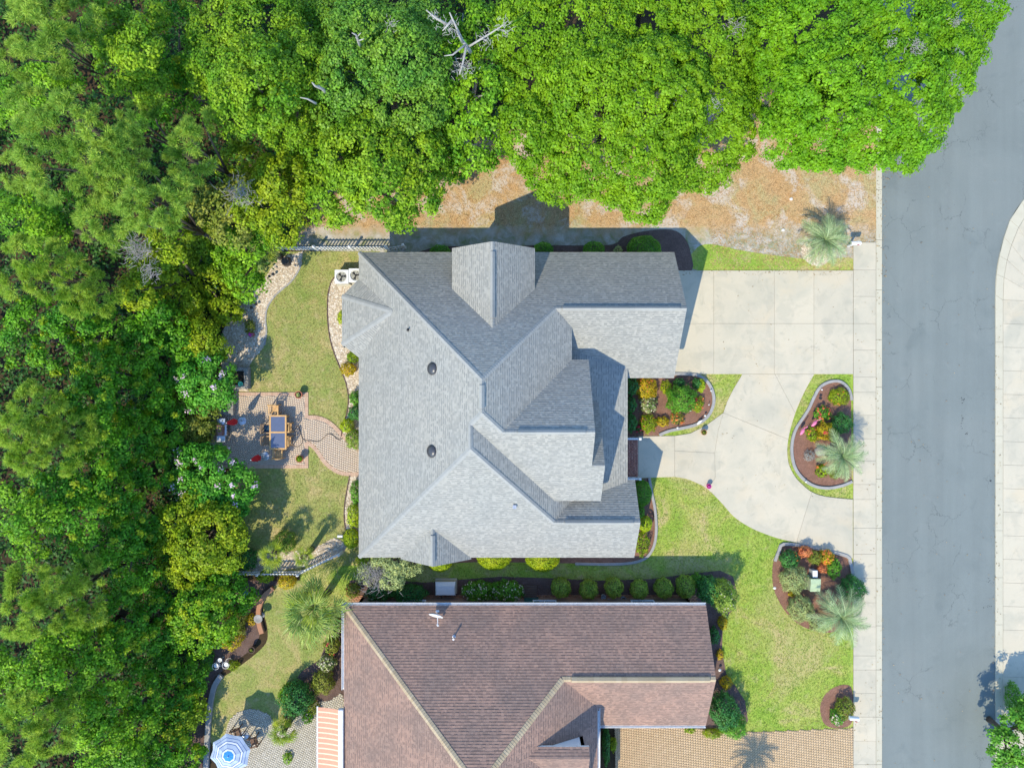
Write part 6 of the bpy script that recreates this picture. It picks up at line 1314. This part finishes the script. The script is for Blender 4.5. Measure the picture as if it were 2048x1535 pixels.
for k in range(6): b = MB(); b.bbox(-.43, .43, -.42 + k * .14, -.42 + k * .14 + .132, .16, .2, .006); b.build('board', M['wood_dark'], t)
for x in (-.38, .38): b = MB(); b.box(x - .03, x + .03, -.4, .4, 0, .16); b.build('joist', M['wood_dark'], t)
q = P(1060, 1200, .06); b = MB(); b.bbox(-.4, .4, -.11, .11, 0, .025, .005); o = b.build('door_mat', M['teal'], loc=(q.x, q.y, .052)); tag(o, 'teal door mat below the wooden step', 'mat')
for px, py, s, lab in ((1176, 1203, .3, 'white pail nearest the wooden step'), (1207, 1193, .3, 'grey pail behind the third ball shrub'), (1216, 1202, .34, 'wide grey pail close to the white gutter'), (1231, 1203, .3, 'pale blue pail right of the wide grey one'), (1247, 1198, .32, 'tall grey pail, rightmost of the row')):
    q = P(px, py, .3); t = thing('garden_pail', (q.x, q.y, .05), lab, 'pail', 'pails on the side path'); b = MB(); b.lathe([(s * .4, 0), (s * .5, .3), (s * .54, .31), (s * .47, .31), (s * .38, .03), (.01, .03)], 14, cap=False); b.build('bucket', plain('pail', (.5, .55, .6), .5), t); b = MB(); b.tube([(-s * .5 * math.cos(k * .3927), 0.02, .31 + s * .4 * math.sin(k * .3927)) for k in range(9)], .008, 5); b.build('handle', M['metal'], t)
# flamingos
for px, py, rz, lab in ((1605, 862, 1.05, 'pink plastic flamingo nearer the island kerb'), (1629, 846, .85, 'pink plastic flamingo beside the red orange rose')):
    q = P(px, py, .6); t = thing('lawn_flamingo', (q.x, q.y, 0), lab, 'flamingo', 'pink lawn flamingos', rz)
    b = MB(); b.tube([(-.26, 0, .56), (-.16, 0, .6), (0, 0, .62), (.12, 0, .6), (.2, 0, .58)], [.02, .08, .11, .09, .04], 10); b.build('body', M['pink'], t, True)
    b = MB(); b.tube([(.17, 0, .6), (.28, 0, .68), (.27, 0, .82), (.33, 0, .9), (.41, 0, .86)], [.035, .028, .025, .035, .02], 8); b.build('neck', M['pink'], t, True)
    b = MB(); b.tube([(.40, 0, .87), (.46, 0, .82), (.46, 0, .77)], [.02, .018, .005], 6); b.build('beak', M['black'], t)
    for s in (-1, 1): b = MB(); b.tube([(0, s * .03, .55), (0, s * .03, 0)], .008, 5); b.build('leg', M['metal'], t)
# boulder
def boulder(label, px, py, r, mat, sq=.7):
    q = P(px, py); n = 12; rr = random.Random(px); V = []; m = MB()
    for i in range(7):
        f = i / 6 * math.pi * .5; V += [(r * math.cos(f) * math.cos(2 * math.pi * k / n) * rr.uniform(.85, 1.1), r * math.cos(f) * math.sin(2 * math.pi * k / n) * rr.uniform(.85, 1.1) * .85, r * sq * math.sin(f) * rr.uniform(.9, 1.05)) for k in range(n)]
    m.add(V, [(i * n + k, i * n + (k + 1) % n, (i + 1) * n + (k + 1) % n, (i + 1) * n + k) for i in range(6) for k in range(n)]); o = m.build('boulder', mat, None, True, loc=(q.x, q.y, .01)); return tag(o, label, 'rock')
boulder('large pale boulder beside the island palm', 1641, 901, .42, M['stone'])
for i, (px, py, lab) in enumerate(((1549, 1175, 'white stone at the left rim of the utility bed'), (1582, 398, 'lone white stone on the straw lot'), (1566, 460, 'small pale stone on the straw lot left of the palm'))):
    boulder(lab, px, py, .11, M['globe'], .6)
# white garden lights and figures
for px, py, r, lab in ((1355, 855, .065, 'white globe light at the lower rim of the entry bed'), (1410, 831, .065, 'white globe light on the right rim of the entry bed'), (1418, 809, .04, 'small cream globe light by the orange lilies'), (1422, 781, .05, 'tiny cream globe light near the upper curve of the entry bed'), (1381, 821, .05, 'tiny cream globe light below the round bush'), (1644, 779, .05, 'tiny white globe light at the top of the island bed'), (1612, 963, .05, 'tiny violet globe light at the bottom of the island bed')):
    q = P(px, py, .3); t = thing('garden_light', (q.x, q.y, 0), lab, 'garden light', 'globe garden lights'); b = MB(); b.tube([(0, 0, 0), (0, 0, .24)], .012, 6); b.build('stake', M['metal'], t)
    b = MB(); b.lathe([(.01, -r)] + [(r * math.cos(a), r * math.sin(a)) for a in [-1.2 + .3 * k for k in range(9)]] + [(.01, r)], 14, (0, 0, .24 + r)); b.build('globe', M['globe'], t, True)
for px, py, lab in ((546, 548, 'black stake light in the upper pebble bed'), (538, 552, 'black stake light left of its neighbour in the upper pebbles'), (511, 608, 'black stake light midway down the pebble bed'), (502, 615, 'black stake light left of the midway one'), (1642, 796, 'black stake light near the top of the island bed'), (1440, 1340, 'small white topped stake light beside the brown gable'), (689, 692, 'dark stake light under the bay corner')):
    q = P(px, py, .35); t = thing('stake_light', (q.x, q.y, 0), lab, 'garden light', 'black stake lights'); b = MB(); b.tube([(0, 0, 0), (0, 0, .3)], .014, 6); b.build('stake', M['black'], t); b = MB(); b.lathe([(.09, .28), (.09, .31), (.03, .37), (.01, .38)], 12); b.build('shade', M['white'] if px == 1440 else M['black'], t); b = MB(); b.lathe([(.04, .22), (.04, .28)], 8); b.build('lens', M['globe'], t)
q = P(1399, 844, .3); t = thing('bird_figure', (q.x, q.y, 0), 'white bird figure inside the kerb of the entry bed', 'ornament', rz=.8)
b = MB(); b.tube([(-.2, 0, .26), (-.08, 0, .24), (.05, 0, .26), (.12, 0, .32), (.15, 0, .42), (.2, 0, .43)], [.02, .08, .09, .05, .035, .015], 8); b.build('body', M['white'], t, True); b = MB(); b.tube([(0, 0, .2), (0, 0, 0)], .012, 5); b.build('leg', M['metal'], t)
q = P(680, 1072, 1.0); t = thing('bird_feeder', (q.x, q.y, 0), 'white topped feeder post beside the rounded lime shrub', 'bird feeder'); b = MB(); b.tube([(0, 0, 0), (0, 0, .95)], .02, 6); b.build('post', M['darkgrey'], t); b = MB(); b.bbox(-.16, .16, -.07, .07, .95, 1.02, .02); b.build('tray', M['white'], t)
# blue striped parasol with table and chairs on the neighbour patio
q = P(460, 1507, 2.35); t = thing('striped_parasol', (q.x, q.y, .03), 'open parasol with blue and white octagon stripes', 'parasol')
b = MB(); b.tube([(0, 0, 0), (0, 0, 2.55)], .022, 8); b.build('pole', M['white'], t)
b = MB(); b.lathe([(.26, 0), (.26, .05), (.05, .1), (.04, .25)], 18); b.build('base', M['metal'], t)
bl = plain('parasol_blue', (.04, .26, .66), .8, var=.04); wh = plain('parasol_white', (.72, .75, .78), .8, var=.03); nv = plain('parasol_navy', (.05, .12, .34), .8); gy = plain('parasol_grey_white', (.42, .50, .62), .8, var=.03)
rings = [(0.0, .32, bl), (.32, .42, wh), (.42, .46, nv), (.46, .68, gy), (.68, .72, nv), (.72, .82, wh), (.82, .86, nv), (.86, 1.0, gy), (1.0, 1.03, nv), (1.03, 1.22, gy)]
for r0, r1, mt in rings:
    b = MB(); z = lambda r, k: 2.62 - .34 * (r / 1.22) ** 1.35 - (.05 * (r / 1.22) if k % 2 else 0); V = []
    for r in (r0, r1):
        for k in range(16): a = math.pi * k / 8 + .2; rr_ = r * (1 if k % 2 == 0 else .924 * (1 - .05 * (r / 1.22) ** 6)); V.append((rr_ * math.cos(a), rr_ * math.sin(a), z(r, k)))
    n = 16; V2 = [(x, y, zz - .008) for x, y, zz in V]
    b.add(V + V2, [(k, (k + 1) % n, n + (k + 1) % n, n + k) for k in range(n)] + [(2 * n + k, 3 * n + k, 3 * n + (k + 1) % n, 2 * n + (k + 1) % n) for k in range(n)]); b.build('canopy_ring', mt, t)
for k in range(8): a = math.pi * k / 4 + .2; b = MB(); b.tube([(0, 0, 2.56), (1.15 * math.cos(a), 1.15 * math.sin(a), 2.26)], .01, 5); b.build('rib', M['white'], t)
b = MB(); b.lathe([(.03, 2.6), (.035, 2.66), (.01, 2.7)], 8); b.build('finial', M['white'], t)
q = P(478, 1490); nt_ = thing('round_table', (q.x + .02, q.y - .2, .05), 'round brown table under the striped parasol', 'table'); b = MB(); b.lathe([(.5, .68), (.52, .7), (.5, .72), (.01, .72)], 22); b.build('top', M['brownwicker'], nt_); b = MB(); b.lathe([(.3, 0), (.28, .03), (.05, .06), (.05, .68)], 14); b.build('pedestal', M['black'], nt_)
for (px, py), rz, lab in (((474, 1463), math.pi + .3, 'brown patio chair above the striped parasol'), ((508, 1481), math.pi / 2 - .3 + .6, 'brown patio chair right of the striped parasol')):
    q = P(px, py, .5); M['bw'] = M['brownwicker']; chair(lab, q.x, q.y, rz, 'bw', .85, group='brown patio chairs')
# neighbour garden ornaments
q = P(490, 1187, 1.3); t = thing('bird_house', (q.x, q.y, 0), 'blue bird house on a post below the lower fence', 'bird house'); b = MB(); b.tube([(0, 0, 0), (0, 0, 1.1)], .025, 6); b.build('post', M['wood_dark'], t); b = MB(); b.box(-.12, .12, -.12, .12, 1.1, 1.32); b.build('box', M['ceramic'], t); b = MB(); b.add([(-.17, -.18, 1.3), (.17, -.18, 1.3), (.17, .18, 1.3), (-.17, .18, 1.3), (0, -.18, 1.46), (0, .18, 1.46)], [(0, 4, 5, 3), (1, 2, 5, 4), (0, 1, 4), (2, 3, 5), (3, 2, 1, 0)]); b.build('roof', M['ceramic'], t)
q = P(516, 1237, .75); t = thing('bird_bath', (q.x, q.y, 0), 'pale stone bird bath on the neighbour border', 'bird bath'); b = MB(); b.lathe([(.18, 0), (.16, .05), (.07, .1), (.06, .55), (.1, .62)], 14); b.build('pedestal', M['edging'], t); b = MB(); b.lathe([(.05, .62), (.2, .66), (.27, .74), (.25, .745), (.15, .69), (.01, .68)], 18, cap=False); b.build('basin', M['edging'], t, True)
for px, py, lab in ((431, 1332, 'white wire plant stand in the shaded border'), ((451), 1330, 'white wire plant stand with greenery beside the lawn')):
    q = P(px, py, .6); t = thing('plant_stand', (q.x, q.y, 0), lab, 'plant stand', 'wire plant stands')
    for z, r in ((.6, .2), (.35, .16), (.02, .22)): b = MB(); b.tube([(r * math.cos(k * .3927), r * math.sin(k * .3927), z) for k in range(17)], .014, 5); b.build('ring', M['white'], t)
    for k in range(4): a = k * 1.571; b = MB(); b.tube([(.22 * math.cos(a), .22 * math.sin(a), .02), (.15 * math.cos(a), .15 * math.sin(a), .35), (.2 * math.cos(a), .2 * math.sin(a), .6)], .012, 5); b.build('leg', M['white'], t)
    b = MB(); b.lathe([(.08, .36), (.12, .5), (.13, .52), (.01, .5)], 12, cap=False); b.build('dish', M['white'], t)
for px, py, r, lab in ((398, 1362, .17, 'light blue gazing bowl in the dark border, larger one'), (410, 1350, .12, 'light blue gazing bowl in the dark border, smaller one'), (440, 1319, .13, 'white ceramic bowl above the wire stands')):
    q = P(px, py, .5); t = thing('garden_bowl', (q.x, q.y, 0), lab, 'bowl', 'garden bowls'); b = MB(); b.lathe([(r * .7, 0), (r * .3, .06), (r * .25, .4)], 12); b.build('stand', M['edging'], t); b = MB(); b.lathe([(r * .3, .4), (r * .9, .46), (r, .53), (r * .93, .53), (r * .6, .47), (.01, .45)], 16, cap=False); b.build('basin', plain('pale_blue_glaze', (.25, .5, .62), .3) if px < 430 else M['globe'], t, True)
q = P(417, 1297, .45); t = thing('garden_bench', (q.x, q.y, 0), 'narrow white bench slab at the dark wood edge', 'bench', rz=.62); b = MB(); b.bbox(-.36, .36, -.08, .08, .40, .45, .01); b.build('seat', M['white'], t)
for x in (-.28, .28): b = MB(); b.box(x - .04, x + .04, -.07, .07, 0, .40); b.build('leg', M['edging'], t)
